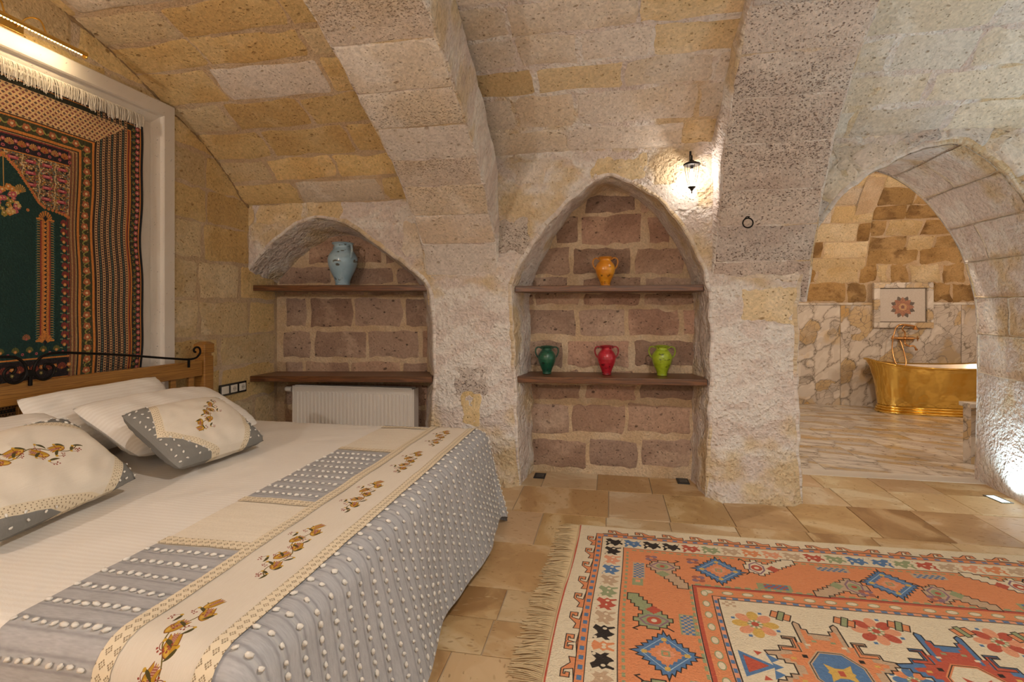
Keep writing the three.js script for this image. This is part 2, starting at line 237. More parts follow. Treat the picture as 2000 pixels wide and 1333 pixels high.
// ashlar lining of the archway: blocks on its inner side
{
  const cf = curve2(open3), cb = curve2(back3), L = cf.getLength();
  const map = (u, v) => { const k = clamp(u / L, 0, 1), t = v / 0.8, p = cf.getPointAt(k), q = cb.getPointAt(k); return [lerp(p.x, q.x, t), lerp(p.y, q.y, t), lerp(ZB, ZP, t)]; };
  const list = []; const R = rng(12); let u = 2.35; const cuts = [2.35, 2.62, 2.93, 3.22, 3.52, 3.80, 4.08, 4.36, 4.66];
  for (let i = 0; i + 1 < cuts.length; i++) { const s = i % 2 ? [[0.02, 0.78]] : R() < 0.5 ? [[0.02, 0.427], [0.433, 0.78]] : [[0.02, 0.507], [0.513, 0.78]]; for (const [a, b] of s) list.push([cuts[i] + 0.003, cuts[i + 1] - 0.003, a, b, TONE.pale[Math.floor(R() * 4)], i === 5 ? M.gold : i === 1 ? M.pit : M.pale]); }
  addStones(wallBack, map, list, M.pale, { h: 0.005, sink: 0.008, nu: 5, nv: 5, jag: 0.005, e: 0.010, seed: 8, baseH: () => 0.010 });
}
// voussoirs round the archway, proud of the plaster
{
  const c = curve2(open3), L = c.getLength();
  const map = (u, v) => { const k = clamp(u / L, 0, 1), p = c.getPointAt(k), t = c.getTangentAt(k); return [p.x - t.y * v, p.y + t.x * v, ZB]; };
  const cuts = [1.62, 1.84, 2.07, 2.33, 2.60, 2.83, 3.06, 3.32, 3.60, 3.9], R = rng(4);
  const list = cuts.slice(0, -1).map((a, i) => [a + 0.008, cuts[i + 1] - 0.008, 0.03, 0.17 + 0.07 * R(), TONE.grey[i % 4], i % 3 === 1 ? M.pit : M.pale]);
  addStones(wallBack, map, list, M.pale, { h: 0.018, jag: 0.012, baseH: (u, v) => { const p = map(u, v); return wallBump(p[0], p[1]) * 0.8; }, nu: 4, nv: 3, sink: 0.01, seed: 3 });
}
// ---- niche backs: squared mauve blocks in ochre mortar
const backMap = (x, y) => [x, y, ZI];
const niche = (x0, x1, y1, seed) => part('niche_back', patch(backMap, lin(x0, x1, 70), lin(-0.02, y1, 80), { h: (x, y) => 0.006 * fbm3(x * 5, y * 5, seed, 3) }), M.mortar, wallBack);
const nb1 = niche(-3.0, -1.45, 2.1, 2), nb2 = niche(-0.72, 0.74, 2.35, 6);
const unZ = (u, v, z) => { const a = Math.atan(0.19), s = Math.sin(a), c = Math.cos(a), x = (u - 1000) / 1000, y = (607 - v) / 1000, t = z / (-s * x - c); return [t * (c * x - s), 1.3 + t * y]; };   // a place measured on the photograph, on the plane z
function rowsToRects(rows, sx, sy, k, z) { const out = []; for (const [y0, y1, ...xs] of rows) for (const [a, b] of xs) { const p = unZ(sx + a * k, sy + y0 * k, z), q = unZ(sx + b * k, sy + y1 * k, z); out.push([p[0], q[0], q[1], p[1]]); } return out; }
const inBack = (sd) => (r) => sd((r[0] + r[1]) / 2, (r[2] + r[3]) / 2) < -0.0;
const mauveTones = [[1, 1, 1], [1.12, 1.06, 1.0], [0.86, 0.84, 0.84], [1.1, 0.98, 0.93], [0.95, 0.9, 0.86]];
addStones(nb2, backMap, rowsToRects([
  [165, 232, [368, 572], [585, 640]], [243, 357, [250, 342], [350, 593], [615, 712]], [372, 478, [158, 308], [318, 552], [563, 760]], [488, 540, [150, 300], [360, 595], [605, 790]],
  [550, 600, [120, 165], [172, 350], [360, 590], [598, 800]], [612, 722, [113, 333], [342, 528], [533, 745], [752, 812]], [735, 845, [122, 285], [295, 545], [563, 810]], [856, 876, [150, 280], [290, 345], [430, 560]],
  [905, 975, [130, 355], [367, 573], [585, 800]], [985, 1110, [143, 307], [313, 528], [537, 790]], [1122, 1245, [140, 372], [383, 577], [588, 790]]], 960, 300, 0.4953, ZI), M.mauve, { h: 0.009, tones: mauveTones, jag: 0.015, sink: 0.008, seed: 21, e: 0.018 });
addStones(nb1, backMap, rowsToRects([
  [100, 225, [480, 720]], [232, 372, [395, 795], [808, 940]], [395, 487, [235, 525], [535, 860], [872, 1080]], [500, 548, [260, 400], [410, 700], [710, 1080]],
  [560, 722, [272, 388], [402, 637], [645, 905], [922, 1085]], [738, 893, [258, 415], [425, 715], [722, 998], [1010, 1085]], [905, 1010, [270, 368], [375, 612], [618, 892], [903, 1085]],
  [1025, 1150, [262, 480], [490, 760], [770, 1085]], [1162, 1300, [262, 400], [410, 640], [650, 900], [910, 1085]]], 460, 380, 0.36, ZI), M.mauve, { h: 0.009, tones: mauveTones, jag: 0.015, sink: 0.008, seed: 22, e: 0.018 });

// ---- left wall
const wallLeft = thing('wall_left', 'pale sandstone block wall behind the bed', 'wall', [0, 0, 0], 0, null, 'structure');
const leftMap = (u, y) => [XL, y, -u];                           // u runs along -z
const leftH = (u, y) => 0.008 * fbm3(u * 2.2, y * 2.2, 14, 3);
part('mortar', patch(leftMap, lin(-1.6, 4.16, 150), lin(-0.02, 3.4, 80), { flip: false, h: leftH }), M.mortar, wallLeft);
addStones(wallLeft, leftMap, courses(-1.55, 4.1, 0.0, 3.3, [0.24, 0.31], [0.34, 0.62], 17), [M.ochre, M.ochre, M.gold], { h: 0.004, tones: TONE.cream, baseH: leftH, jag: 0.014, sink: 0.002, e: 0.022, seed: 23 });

// ---- vault and ribs. Profiles as [z, y] from the back wall to the crown, mirrored to the near wall
const CROWN = -1.1;
function profile(pts) { const m = [...pts, ...pts.slice(0, -1).reverse().map(([z, y]) => [2 * CROWN - z, y])]; const c = curve2(m), L = c.getLength(), N = 500, tab = lin(0, 1, N).map((k) => { const p = c.getPointAt(k); return [p.x, p.y]; }); return { L, at: (v) => { const k = clamp(v / L) * N, i = Math.min(N - 1, Math.floor(k)), f = k - i; return [lerp(tab[i][0], tab[i + 1][0], f), lerp(tab[i][1], tab[i + 1][1], f)]; } }; }
const PB1 = profile([[-3.80, 2.14], [-3.66, 2.215], [-3.46, 2.40], [-3.21, 2.56], [-3.0, 2.655], [-2.8, 2.75], [-2.59, 2.84], [-2.23, 2.96], [-1.7, 3.10], [-1.1, 3.16]]);
const PB2 = profile([[-3.83, 2.44], [-3.70, 2.49], [-3.52, 2.60], [-3.35, 2.715], [-3.15, 2.82], [-2.9, 2.915], [-2.6, 3.0], [-2.0, 3.15], [-1.6, 3.22], [-1.1, 3.26]]);
const PB3 = profile([[-3.83, 2.42], [-3.70, 2.48], [-3.52, 2.62], [-3.35, 2.76], [-3.15, 2.88], [-2.9, 2.98], [-2.6, 3.07], [-2.0, 3.2], [-1.6, 3.26], [-1.1, 3.3]]);
const PR1 = profile([[-3.84, 1.28], [-3.775, 1.50], [-3.73, 1.68], [-3.67, 1.81], [-3.50, 1.985], [-3.27, 2.165], [-2.99, 2.345], [-2.58, 2.55], [-2.15, 2.735], [-1.6, 2.88], [-1.1, 2.94]]);
const PR2 = profile([[-3.83, 1.36], [-3.76, 1.52], [-3.71, 1.66], [-3.65, 1.82], [-3.55, 2.03], [-3.42, 2.27], [-3.22, 2.53], [-3.02, 2.715], [-2.82, 2.855], [-2.3, 3.02], [-1.7, 3.12], [-1.1, 3.15]]);
const ceiling = thing('ceiling', 'vaulted ceiling of pale and golden tuff blocks', 'ceiling', [0, 0, 0], 0, null, 'structure');
function bay(P, x0, x1, mat, mats, seed, rows, lens, o = {}) {
  const map = (x, v) => { const [z, y] = P.at(v); return [x, y, z]; }, h = (x, v) => 0.010 * fbm3(x * 2.1, v * 2.1, seed, 3);
  const m = part('vault_bay', patch(map, lin(x0, x1, Math.round((x1 - x0) / 0.06)), lin(0, P.L, 90), { flip: false, h }), mat, ceiling);
  const end = o.end ?? P.L;
  addStones(m, map, courses(x0, x1, 0.05, end, rows, lens, seed), mats, { h: 0.005, baseH: h, tones: o.tones, nu: 3, nv: 3, jag: 0.013, sink: 0.003, e: 0.022, seed: seed + 1 });
}
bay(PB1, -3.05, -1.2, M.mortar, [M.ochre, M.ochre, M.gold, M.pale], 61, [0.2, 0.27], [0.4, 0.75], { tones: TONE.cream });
bay(PB2, -1.05, 0.95, M.plaster, [M.pale, M.pale, M.pale, M.pale, M.gold], 73, [0.2, 0.27], [0.35, 0.8], { tones: TONE.cream });
bay(PB3, 1.1, XR + 0.1, M.plaster, [M.pale], 83, [0.2, 0.27], [0.35, 0.7], { tones: TONE.pale });
{ // crumbling brown mortar bead where the vault meets the left-hand wall
  const pts = []; for (let v = 0.05; v < PB1.L * 0.6; v += 0.05) { const [z, y] = PB1.at(v); pts.push([XL + 0.004 + 0.006 * n3(v * 6, 1, 2), y - 0.006 + 0.008 * n3(v * 9, 4, 2), z]); }
  const g = tube(pts, 0.010, 320, 7), p = g.attributes.position, c = new THREE.Vector3(), q = new THREE.Vector3(); for (let r = 0; r <= 320; r++) { c.set(0, 0, 0); for (let k = 0; k < 7; k++) c.add(q.fromBufferAttribute(p, r * 8 + k)); c.multiplyScalar(1 / 7); for (let k = 0; k < 8; k++) { q.fromBufferAttribute(p, r * 8 + k).sub(c).multiplyScalar(0.55 + 1.5 * Math.max(0, fbm3(r * 0.06, k * 0.5 % 3.5, 4, 3)) + 0.5 * n3(r * 0.31, k % 7, 9)).add(c); p.setXYZ(r * 8 + k, q.x, q.y, q.z); } } g.computeVertexNormals();
  part('seam', g, new THREE.MeshStandardMaterial({ color: 0x8d7352, roughness: 0.98 }), ceiling, 'dark crumbling mortar seam');
}
function rib(P, x0, x1, lean, mat, side, mats, seed, label) {
  const g = thing('vault_rib', label, 'arch', [0, 0, 0], 0, null, 'structure');
  const wob = (v, k) => 0.010 * fbm3(v * 3, k, seed, 3);
  const X = (k, v) => { const [z] = P.at(v), l = lean * clamp((z - ZB) / 2.6); return lerp(x0 + l + wob(v, 1), x1 + l + wob(v, 9), k); };
  const nrm = (v) => { const a = P.at(v - 0.02), b = P.at(v + 0.02), dz = b[0] - a[0], dy = b[1] - a[1], q = Math.hypot(dz, dy); return [-dy / q, dz / q]; };   // up and outwards [z, y]
  // section: left side, rounded arris, soffit, arris, right side; k across, d = depth above the soffit
  const sec = [[0, 0.42], [0, 0.2], [0, 0.03], [0.004, 0.01], [0.016, 0.001], [0.3, 0], [0.7, 0], [0.984, 0.001], [0.996, 0.01], [1, 0.03], [1, 0.2], [1, 0.42]];
  const sm = (i0, i1) => (u, v) => { const i = clamp(u, i0, i1), a = Math.floor(i), b = Math.min(i1, a + 1), f = i - a, k = lerp(sec[a][0], sec[b][0], f), d = lerp(sec[a][1], sec[b][1], f), [z, y] = P.at(v), n = nrm(v); return [X(k, v), y + n[1] * d, z + n[0] * d]; };
  const mk = (i0, i1, m, name) => { const G = patch(sm(i0, i1), lin(i0, i1, (i1 - i0) * 4), lin(0, P.L, 150), { h: (u, v) => 0.007 * fbm3(u * 1.4, v * 7, seed + 3, 3) }); const p = G.attributes.position, uv = G.attributes.uv; for (let i = 0; i < uv.count; i++) uv.setX(i, p.getX(i) + p.getY(i) * 0.6); return part(name, G, m, g); };
  mk(3, 8, mat, 'soffit'); mk(0, 3, side, 'rib_side'); mk(8, 11, side, 'rib_side');
  const map = (u, v) => { const [z, y] = P.at(v); return [X(u / (x1 - x0), v), y, z]; };
  const R = rng(seed), list = []; let v = 0.03, i = 0;
  while (v < P.L - 0.05) { const hh = 0.22 + 0.08 * R(), split = R() < 0.0; const w = x1 - x0; list.push([0.012, w - 0.012, v + 0.0008, v + hh - 0.0008, TONE.grey[Math.floor(R() * 4)], mats[Math.floor(R() * mats.length)]]); v += hh; i++; }
  addStones(g, map, list, M.pale, { h: 0.006, nu: 5, nv: 3, jag: 0.006, sink: 0.003, e: 0.010, seed: seed + 5 });
  return g;
}
rib(PR1, -1.40, -0.815, 0, M.plaster, M.plaster, [M.pale, M.pale, M.pale, M.softpit], 91, 'stone arch rib between the blue vase niche and the pointed niche');
rib(PR2, 0.70, 1.335, 0, M.plaster, M.plaster, [M.pit, M.pit, M.pit], 97, 'pitted grey stone arch rib carrying the small iron ring');

// ---- near and right-hand walls (behind and beside the camera)
const wallNear = thing('wall_near', 'plain plastered wall facing the niches', 'wall', [0, 0, 0], 0, null, 'structure');
part('plaster', patch((x, y) => [x, y, ZN], lin(-3.0, XR, 60), lin(-0.02, 3.4, 30), { flip: true, h: (x, y) => 0.015 * fbm3(x * 2, y * 2, 31, 3) }), M.plaster, wallNear);
const wallRight = thing('wall_right', 'plain plastered wall at the far end of the room', 'wall', [0, 0, 0], 0, null, 'structure');
part('plaster', patch((u, y) => [XR, y, u], lin(-4.1, 1.6, 50), lin(-0.02, 3.4, 30), { flip: true, h: (x, y) => 0.015 * fbm3(x * 2, y * 2, 37, 3) }), M.plaster, wallRight);
// ------------------------------------------------------------------ travertine floor, tile by tile
{
  const W = 1024, vein = new Float32Array(W * W), spot = blots(W, 900, 1, 5, 91, 2.0), big = blots(W, 60, 5, 16, 92, 1.8);
  for (let y = 0; y < W; y++) for (let x = 0; x < W; x++) { const w = tfbm(x / W * 4, y / W * 4, 4, 4, 81, 4); vein[y * W + x] = tfbm(x / W * 4 + w * 2.5, y / W * 9 + w * 3, 4, 9, 82, 6); }
  const trav = (a, b, c, d) => dataTex(W, W, (x, y, i) => { let q = mix3(a, b, sstep(0.36, 0.6, vein[i])); q = mix3(q, c, sstep(0.56, 0.7, vein[i])); return mix3(q, d, spot[i] * 0.4 + big[i] * 0.18); }, 1.3);
  const maps = [trav(hx('#c5a67e'), hx('#ceb28c'), hx('#dac6a6'), hx('#8a6a46')), trav(hx('#b08d60'), hx('#bf9d70'), hx('#ccb18a'), hx('#7b5a34')), trav(hx('#957048'), hx('#a9855a'), hx('#bd9d74'), hx('#d3c2a2'))];
  const rough = dataTex(W, W, (x, y, i) => 0.36 + 0.3 * vein[i] + 0.4 * spot[i], 1.3, false), bump = dataTex(W, W, (x, y, i) => 0.7 + (vein[i] - 0.5) * 0.3 - spot[i] * 0.4 - big[i] * 0.3, 1.3, false);
  const mats = maps.map((map) => new THREE.MeshStandardMaterial({ map, roughnessMap: rough, bumpMap: bump, bumpScale: 0.004, roughness: 1, vertexColors: true }));
  const floor = thing('floor', 'honed travertine floor of square and oblong tiles', 'floor', [0, 0, 0], 0, null, 'structure');
  part('grout', box(7.9, 0.14, 6.4, 0.9, -0.077, -1.35), new THREE.MeshStandardMaterial({ color: new THREE.Color().setRGB(0.50, 0.40, 0.28), roughness: 0.95 }), floor);
  const R = rng(207), tile = (x0, x1, z0, z1, k) => {
    const g = 0.0025, w = x1 - x0 - g * 2, d = z1 - z0 - g * 2; if (w < 0.03 || d < 0.03) return;
    const b = new RoundedBoxGeometry(w, 0.02, d, 1, 0.0025), uv = b.attributes.uv, p = b.attributes.position, ox = R() * 3, oz = R() * 3, tr = R() < 0.3;
    for (let i = 0; i < uv.count; i++) tr ? uv.setXY(i, p.getZ(i) + ox, p.getX(i) + oz) : uv.setXY(i, p.getX(i) + ox, p.getZ(i) + oz);
    const t = 0.9 + 0.2 * R(); tint(b, [t, t * (0.97 + 0.05 * R()), t * (0.94 + 0.08 * R())]); b.translate((x0 + x1) / 2, -0.0098 + R() * 0.0012, (z0 + z1) / 2);
    part('tile', b, mats[k ?? (R() < 0.5 ? 0 : R() < 0.66 ? 1 : 2)], floor);
  };
  // rows by depth, cuts across; measured where the photograph shows the joints
  const rows = [
    [-4.58, -4.12, [0.9, 1.26, 1.55, 1.96, 2.33, 2.8]], [-4.12, -3.75, [-0.75, -0.495, -0.09, 0.30, 0.72, 1.17, 1.58, 1.955, 2.33, 2.8], [0, 0, 1, 1, 0, 0, 0, 0, 0]], [-3.75, -3.27, [-2.95, -2.5, -1.9, -1.45, -1.0, -0.62, -0.005, 0.37, 0.75, 1.15, 1.54, 1.91, 2.27, 2.7, 3.2, 3.7, 4.2, 4.6], [0, 1, 0, 1, 0, 1, 0, 1, 1, 1, 2, 1, 0, 0, 1, 0, 0]],
    [-3.27, -2.815, [-2.95, -2.3, -1.8, -1.2, -0.82, -0.415, -0.02, 0.36, 0.74, 1.13, 1.47, 1.87, 2.3, 2.8, 3.2, 3.8, 4.6], [0, 1, 2, 0, 0, 1, 0, 0, 1]], [-2.815, -2.34, [-2.95, -2.4, -1.9, -1.3, -0.9, -0.29, 0.1, 0.5, 0.9, 1.4, 1.9, 2.5, 3.0, 3.6, 4.1, 4.6], [0, 1, 0, 1, 1]],
    [-2.34, -2.10, [-2.95, -2.3, -1.5, -1.06, -0.465, -0.20, 0.4, 1.0, 1.7, 2.3, 2.9, 3.7, 4.6], [0, 1, 1, 2, 0]], [-2.10, -1.875, [-2.95, -2.1, -1.4, -1.0, -0.475, -0.18, 0.4, 1.2, 2.0, 2.8, 3.6, 4.6], [1, 0, 1, 1, 1, 0]], [-1.875, -1.42, [-2.95, -2.3, -1.7, -1.1, -0.59, -0.13, 0.4, 1.0, 1.6, 2.2, 2.9, 3.6, 4.6], [1, 0, 0, 2, 0]],
    [-1.42, -0.95, [-2.95, -2.4, -1.8, -1.2, -0.75, -0.3, 0.3, 0.9, 1.5, 2.0, 2.6, 3.2, 3.9, 4.6]], [-0.95, -0.3, [-2.95, -2.2, -1.5, -0.8, -0.1, 0.6, 1.3, 2.0, 2.7, 3.4, 4.6]], [-0.3, 0.3, [-2.95, -2.3, -1.6, -0.9, -0.2, 0.5, 1.2, 2.0, 2.7, 3.4, 4.6]], [0.3, 0.9, [-2.95, -2.2, -1.5, -0.8, -0.1, 0.6, 1.3, 2.0, 2.7, 3.4, 4.6]], [0.9, 1.6, [-2.95, -2.3, -1.6, -0.9, -0.2, 0.5, 1.2, 2.0, 2.7, 3.4, 4.6]]];
  for (const [z0, z1, xs, ks] of rows) for (let i = 0; i + 1 < xs.length; i++) {
    if (z0 === -4.58 && i === 0) continue;
    const w = xs[i + 1] - xs[i];
    if (z0 === -4.58) { tile(xs[i], xs[i + 1], -4.42, z1); continue; }
    if (w > 0.5 && z1 - z0 > 0.4 && R() < 0.22 && !ks) { const m = (z0 + z1) / 2; tile(xs[i], xs[i + 1], z0, m); tile(xs[i], xs[i + 1], m, z1); } else tile(xs[i], xs[i + 1], z0, z1, ks?.[i]);
  }
  // small dark cover plates let into the niche floor
  const dark = new THREE.MeshStandardMaterial({ color: 0x20242a, roughness: 0.45, metalness: 0.3 }), line = new THREE.MeshStandardMaterial({ color: 0x77736c, roughness: 0.5, metalness: 0.5 });
  for (const [x, z, lab] of [[-0.535, -3.985, 'small dark floor plate in the niche corner beside the bed'], [0.548, -4.06, 'small dark floor plate in the niche corner beside the pillar']]) {
    const t = thing('floor_plate', lab, 'floor plate', [x, 0, z]);
    part('plate', box(0.088, 0.008, 0.12, 0, 0.004, 0, 0.003), dark, t);
    for (const k of [-1, 0, 1]) part('slot', box(0.05, 0.002, 0.006, 0, 0.0085, k * 0.026, 0.0008), line, t);
    part('slot', box(0.006, 0.002, 0.06, 0.028, 0.0085, 0, 0.0008), line, t);
  }
}
// ------------------------------------------------------------------ bathroom beyond the archway
const ZT = -7.8;
{
  // breccia marble: pale clasts in a net of grey-brown veins, some stained ochre
  const W = 1024, R = rng(301);
  const worley = (N, seed, warpAmt) => {
    const Q = rng(seed), cell = []; for (let i = 0; i < N * N; i++) cell.push([Q(), Q(), Q(), Q()]);
    const F = new Float32Array(W * W), I = new Float32Array(W * W);
    for (let y = 0; y < W; y++) for (let x = 0; x < W; x++) {
      const a = tfbm(x / W * 5, y / W * 5, 5, 5, seed + 3, 5), b = tfbm(x / W * 5, y / W * 5, 5, 5, seed + 13, 5), sx = x / W, sy = y / W, px = (sx + (a - 0.5) * warpAmt) * N, py = (sy + (b - 0.5) * warpAmt) * N, ci = Math.floor(px), cj = Math.floor(py); let f1 = 9, f2 = 9, id = 0;
      for (let j = -1; j <= 1; j++) for (let i = -1; i <= 1; i++) { const c = cell[((cj + j + 8 * N) % N) * N + (ci + i + 8 * N) % N], ex = ci + i + c[0] - px, ey = cj + j + c[1] - py, d = Math.hypot((ex + ey) * 0.5, (ex - ey) * 0.95) * (0.6 + 0.8 * c[2]); if (d < f1) { f2 = f1; f1 = d; id = c[3]; } else if (d < f2) f2 = d; }
      F[y * W + x] = f2 - f1; I[y * W + x] = id;
    }
    return [F, I];
  };
  const [fc, ic] = worley(9, 302, 0.14), [ff, jf] = worley(26, 402, 0.08), warp = new Float32Array(W * W), msk = new Float32Array(W * W);
  for (let y = 0; y < W; y++) for (let x = 0; x < W; x++) { warp[y * W + x] = tfbm(x / W * 6, y / W * 6, 6, 6, 323, 5); msk[y * W + x] = tfbm(x / W * 4 + 0.3, y / W * 4, 4, 4, 333, 4); }
  const marble = dataTex(W, W, (x, y, i) => {
    const big = ic[i] > 0.55 ? sstep(0.05, 0.2, fc[i]) : 0, net = sstep(0.38, 0.56, msk[i]) * (1 - big);
    let q = mix3(hx('#c9beb2'), hx('#a89f97'), sstep(0.40, 0.66, warp[i]) * 0.8); q = mix3(q, hx('#ddd5cb'), big * 0.75 + (jf[i] > 0.7 ? 0.35 : 0)); q = mix3(q, hx('#c39a58'), (ic[i] < 0.2 ? 0.5 : 0.02) * sstep(0.3, 0.6, msk[i]) + sstep(0.58, 0.72, warp[i]) * 0.35);
    const v1 = (1 - sstep(0.0, 0.02 + 0.05 * warp[i], fc[i])) * sstep(0.3, 0.55, warp[i] + 0.1), v2 = (1 - sstep(0.01, 0.09, ff[i])) * net; const vc = mix3(hx('#6b5f50'), hx('#7f7871'), clamp(warp[i] * 1.6 - 0.3)); return mix3(q, vc, clamp(v1 * 0.62 + v2 * 0.66));
  }, 1.9);
  const slabTex = marble.clone(); slabTex.repeat.set(1 / 2.6, 1 / 0.95); slabTex.rotation = 0.16; slabTex.needsUpdate = true;
  M.marble = new THREE.MeshPhysicalMaterial({ map: marble, roughness: 0.22, clearcoat: 0.25, clearcoatRoughness: 0.2 });
  M.marbleFloor = new THREE.MeshPhysicalMaterial({ map: slabTex, roughness: 0.26, clearcoat: 0.2, clearcoatRoughness: 0.25 });
  const white = new THREE.MeshStandardMaterial({ color: 0xd9cfc2, roughness: 0.45 });
  const slab = (w, h, d, x, y, z, mat, parent, name, off) => { const g = box(w, h, d, 0, 0, 0, 0.002), uv = g.attributes.uv; for (let i = 0; i < uv.count; i++) uv.setXY(i, uv.getX(i) + off * 0.77, uv.getY(i) + off * 0.41); g.translate(x, y, z); return part(name, g, mat, parent); };
  const bf = thing('floor_bath', 'veined marble slab floor of the bathroom', 'floor', [0, 0, 0], 0, null, 'structure');
  part('bed', box(4.6, 0.1, 3.4, 3.1, -0.075, -6.2), white, bf); let k = 1;
  const Rf = rng(44); let z = -4.58, row = 0; while (z > ZT) { const d = 0.4, x0 = 0.9 + (row % 2 ? -0.42 : 0); for (let x = x0; x < 5.4; x += 0.84) slab(0.836, 0.03, d - 0.004, x + 0.42, -0.015, z - d / 2, M.marbleFloor, bf, 'slab', k++ + Rf()); z -= d; row++; }
  part('threshold', box(1.62, 0.03, 0.16, 2.03, -0.012, -4.50, 0.004), white, bf, 'white stone threshold strip');
  // walls
  const bw = thing('wall_bath_back', 'bathroom wall of old stone blocks above a marble dado', 'wall', [0, 0, 0], 0, null, 'structure'), bs = ['left', 'right', 'front'].map((w) => thing('wall_bath_' + w, 'plastered ' + w + ' wall of the bathroom', 'wall', [0, 0, 0], 0, null, 'structure'));
  const mapB = (x, y) => [x, y, ZT], hB = (x, y) => 0.02 * fbm3(x * 2.5, y * 2.5, 51, 4);
  const back = part('mortar', patch(mapB, lin(0.9, 5.6, 110), lin(1.3, 3.5, 60), { h: hB }), M.mortar, bw);
  const list = rowsToRects([[-140, -20, [100, 330], [340, 640], [650, 960], [970, 1300]], [-10, 128, [515, 900], [905, 1240]], [136, 266, [20, 155], [165, 465], [475, 600], [610, 675], [700, 830], [840, 1055], [1065, 1240]], [272, 408, [-120, 60], [70, 370], [380, 525], [1000, 1140], [1150, 1330]]], 1550, 480, 0.27, ZT);
  const Rb = rng(66); for (const r of list) { r[4] = TONE.gold[Math.floor(Rb() * 4)]; r[5] = Rb() < 0.75 ? M.bathStone : M.gold; }
  addStones(back, mapB, list, M.gold, { h: 0.02, jag: 0.03, e: 0.03, sink: 0.0, baseH: hB, seed: 67 });
  for (const [a, b] of [[0.9, 1.68], [1.68, 3.12], [3.12, 4.57], [4.57, 5.6]]) slab(b - a - 0.004, 1.375, 0.03, (a + b) / 2, 0.687, ZT + 0.03, M.marble, bw, 'marble_panel', k++ * 1.3);
  slab(4.7, 0.032, 0.045, 3.25, 1.392, ZT + 0.036, M.marble, bw, 'dado_cap', 3);
  part('plaster', patch((u, y) => [0.95, y, -u], lin(4.5, 7.9, 20), lin(-0.02, 3.5, 20), { flip: false }), M.plaster, bs[0]); part('plaster', patch((u, y) => [5.45, y, -u], lin(4.5, 7.9, 20), lin(-0.02, 3.5, 20), { flip: true }), M.plaster, bs[1]);
  const sdB = polySdf(back3);
  part('plaster', patch((x, y) => [x, y, ZP], lin(0.9, 5.5, 120), lin(-0.02, 3.5, 80), { flip: true, sdf: (x, y) => sdB(x, y) + 0.004 }), M.plaster, bs[2]);
  // vault and its rib
  const bc = thing('ceiling_bath', 'golden stone vault over the bathroom', 'ceiling', [0, 0, 0], 0, null, 'structure');
  const prof = (pts) => { const m = [...pts, [-5.4, pts[pts.length - 1][1]], [-4.4, pts[pts.length - 1][1] - 0.04]], c = curve2(m), L = c.getLength(); return { L, at: (v) => { const p = c.getPointAt(clamp(v / L)); return [p.x, p.y]; } }; };
  const PV = prof([[-7.86, 2.05], [-7.72, 2.25], [-7.5, 2.6], [-7.2, 2.95], [-6.8, 3.2], [-6.15, 3.36]]), PW = prof([[-7.86, 1.80], [-7.77, 1.95], [-7.66, 2.3], [-7.45, 2.72], [-7.15, 3.0], [-6.7, 3.16], [-6.15, 3.22]]);
  const vm = (P) => (x, v) => { const [a, y] = P.at(v); return [x, y, a]; };
  const vb = part('vault_bay', patch(vm(PV), lin(3.2, 5.6, 40), lin(0, PV.L, 60), { h: (x, v) => 0.012 * fbm3(x * 3, v * 3, 5, 3) }), M.mortar, bc);
  addStones(vb, vm(PV), courses(3.42, 5.5, 0.02, PV.L * 0.9, [0.2, 0.28], [0.3, 0.55], 111), [M.bathStone, M.bathStone, M.gold], { h: 0.018, tones: TONE.gold, nu: 3, nv: 3, jag: 0.014, sink: 0.004, seed: 112 });
  const vr = part('vault_rib', merged([patch(vm(PW), lin(0.9, 3.45, 40), lin(0, PW.L, 60), {}), patch((u, v) => { const [a, y] = PW.at(v), [b, w] = [a - 0.25 * Math.sign(0.001 + -6.15 - a) * 0, y + 0.4]; return [3.45, lerp(y, w, u), a]; }, lin(0, 1, 2), lin(0, PW.L, 60), { flip: false })]), M.mortar, bc);
  addStones(vr, vm(PW), courses(2.05, 3.44, 0.02, PW.L * 0.9, [0.21, 0.27], [0.45, 0.7], 115), [M.bathStone, M.gold, M.gold, M.softpit], { h: 0.012, tones: TONE.gold, nu: 3, nv: 3, jag: 0.01, sink: 0.004, seed: 116 });
  // marble bench
  const bench = thing('marble_partition', 'low marble-clad partition with a capping slab inside the archway', 'partition', [3.29, 0, -5.02]);
  slab(0.58, 0.48, 0.10, 0, 0.24, 0, M.marble, bench, 'body', 5.3); slab(0.62, 0.035, 0.14, -0.0, 0.4975, 0.0, M.marble, bench, 'top_slab', 7.1);
  // ---- picture panel in a marble frame (a plain generic mosaic)
  const pic = thing('mosaic_panel', 'small mosaic panel in a marble frame above the bathtub', 'mosaic', [3.868, 1.372, ZT + 0.05]);
  const fw = 0.71, fh = 0.61, ft = 0.075;
  for (const [w, h, x, y, n] of [[fw, ft, 0, fh / 2 - ft / 2, 1], [fw, ft, 0, -fh / 2 + ft / 2, 2], [ft, fh - ft * 2, -fw / 2 + ft / 2, 0, 3], [ft, fh - ft * 2, fw / 2 - ft / 2, 0, 4]]) slab(w - 0.002, h - 0.002, 0.05, x, y, 0.02, M.marble, pic, 'frame_bar', n * 2.3);
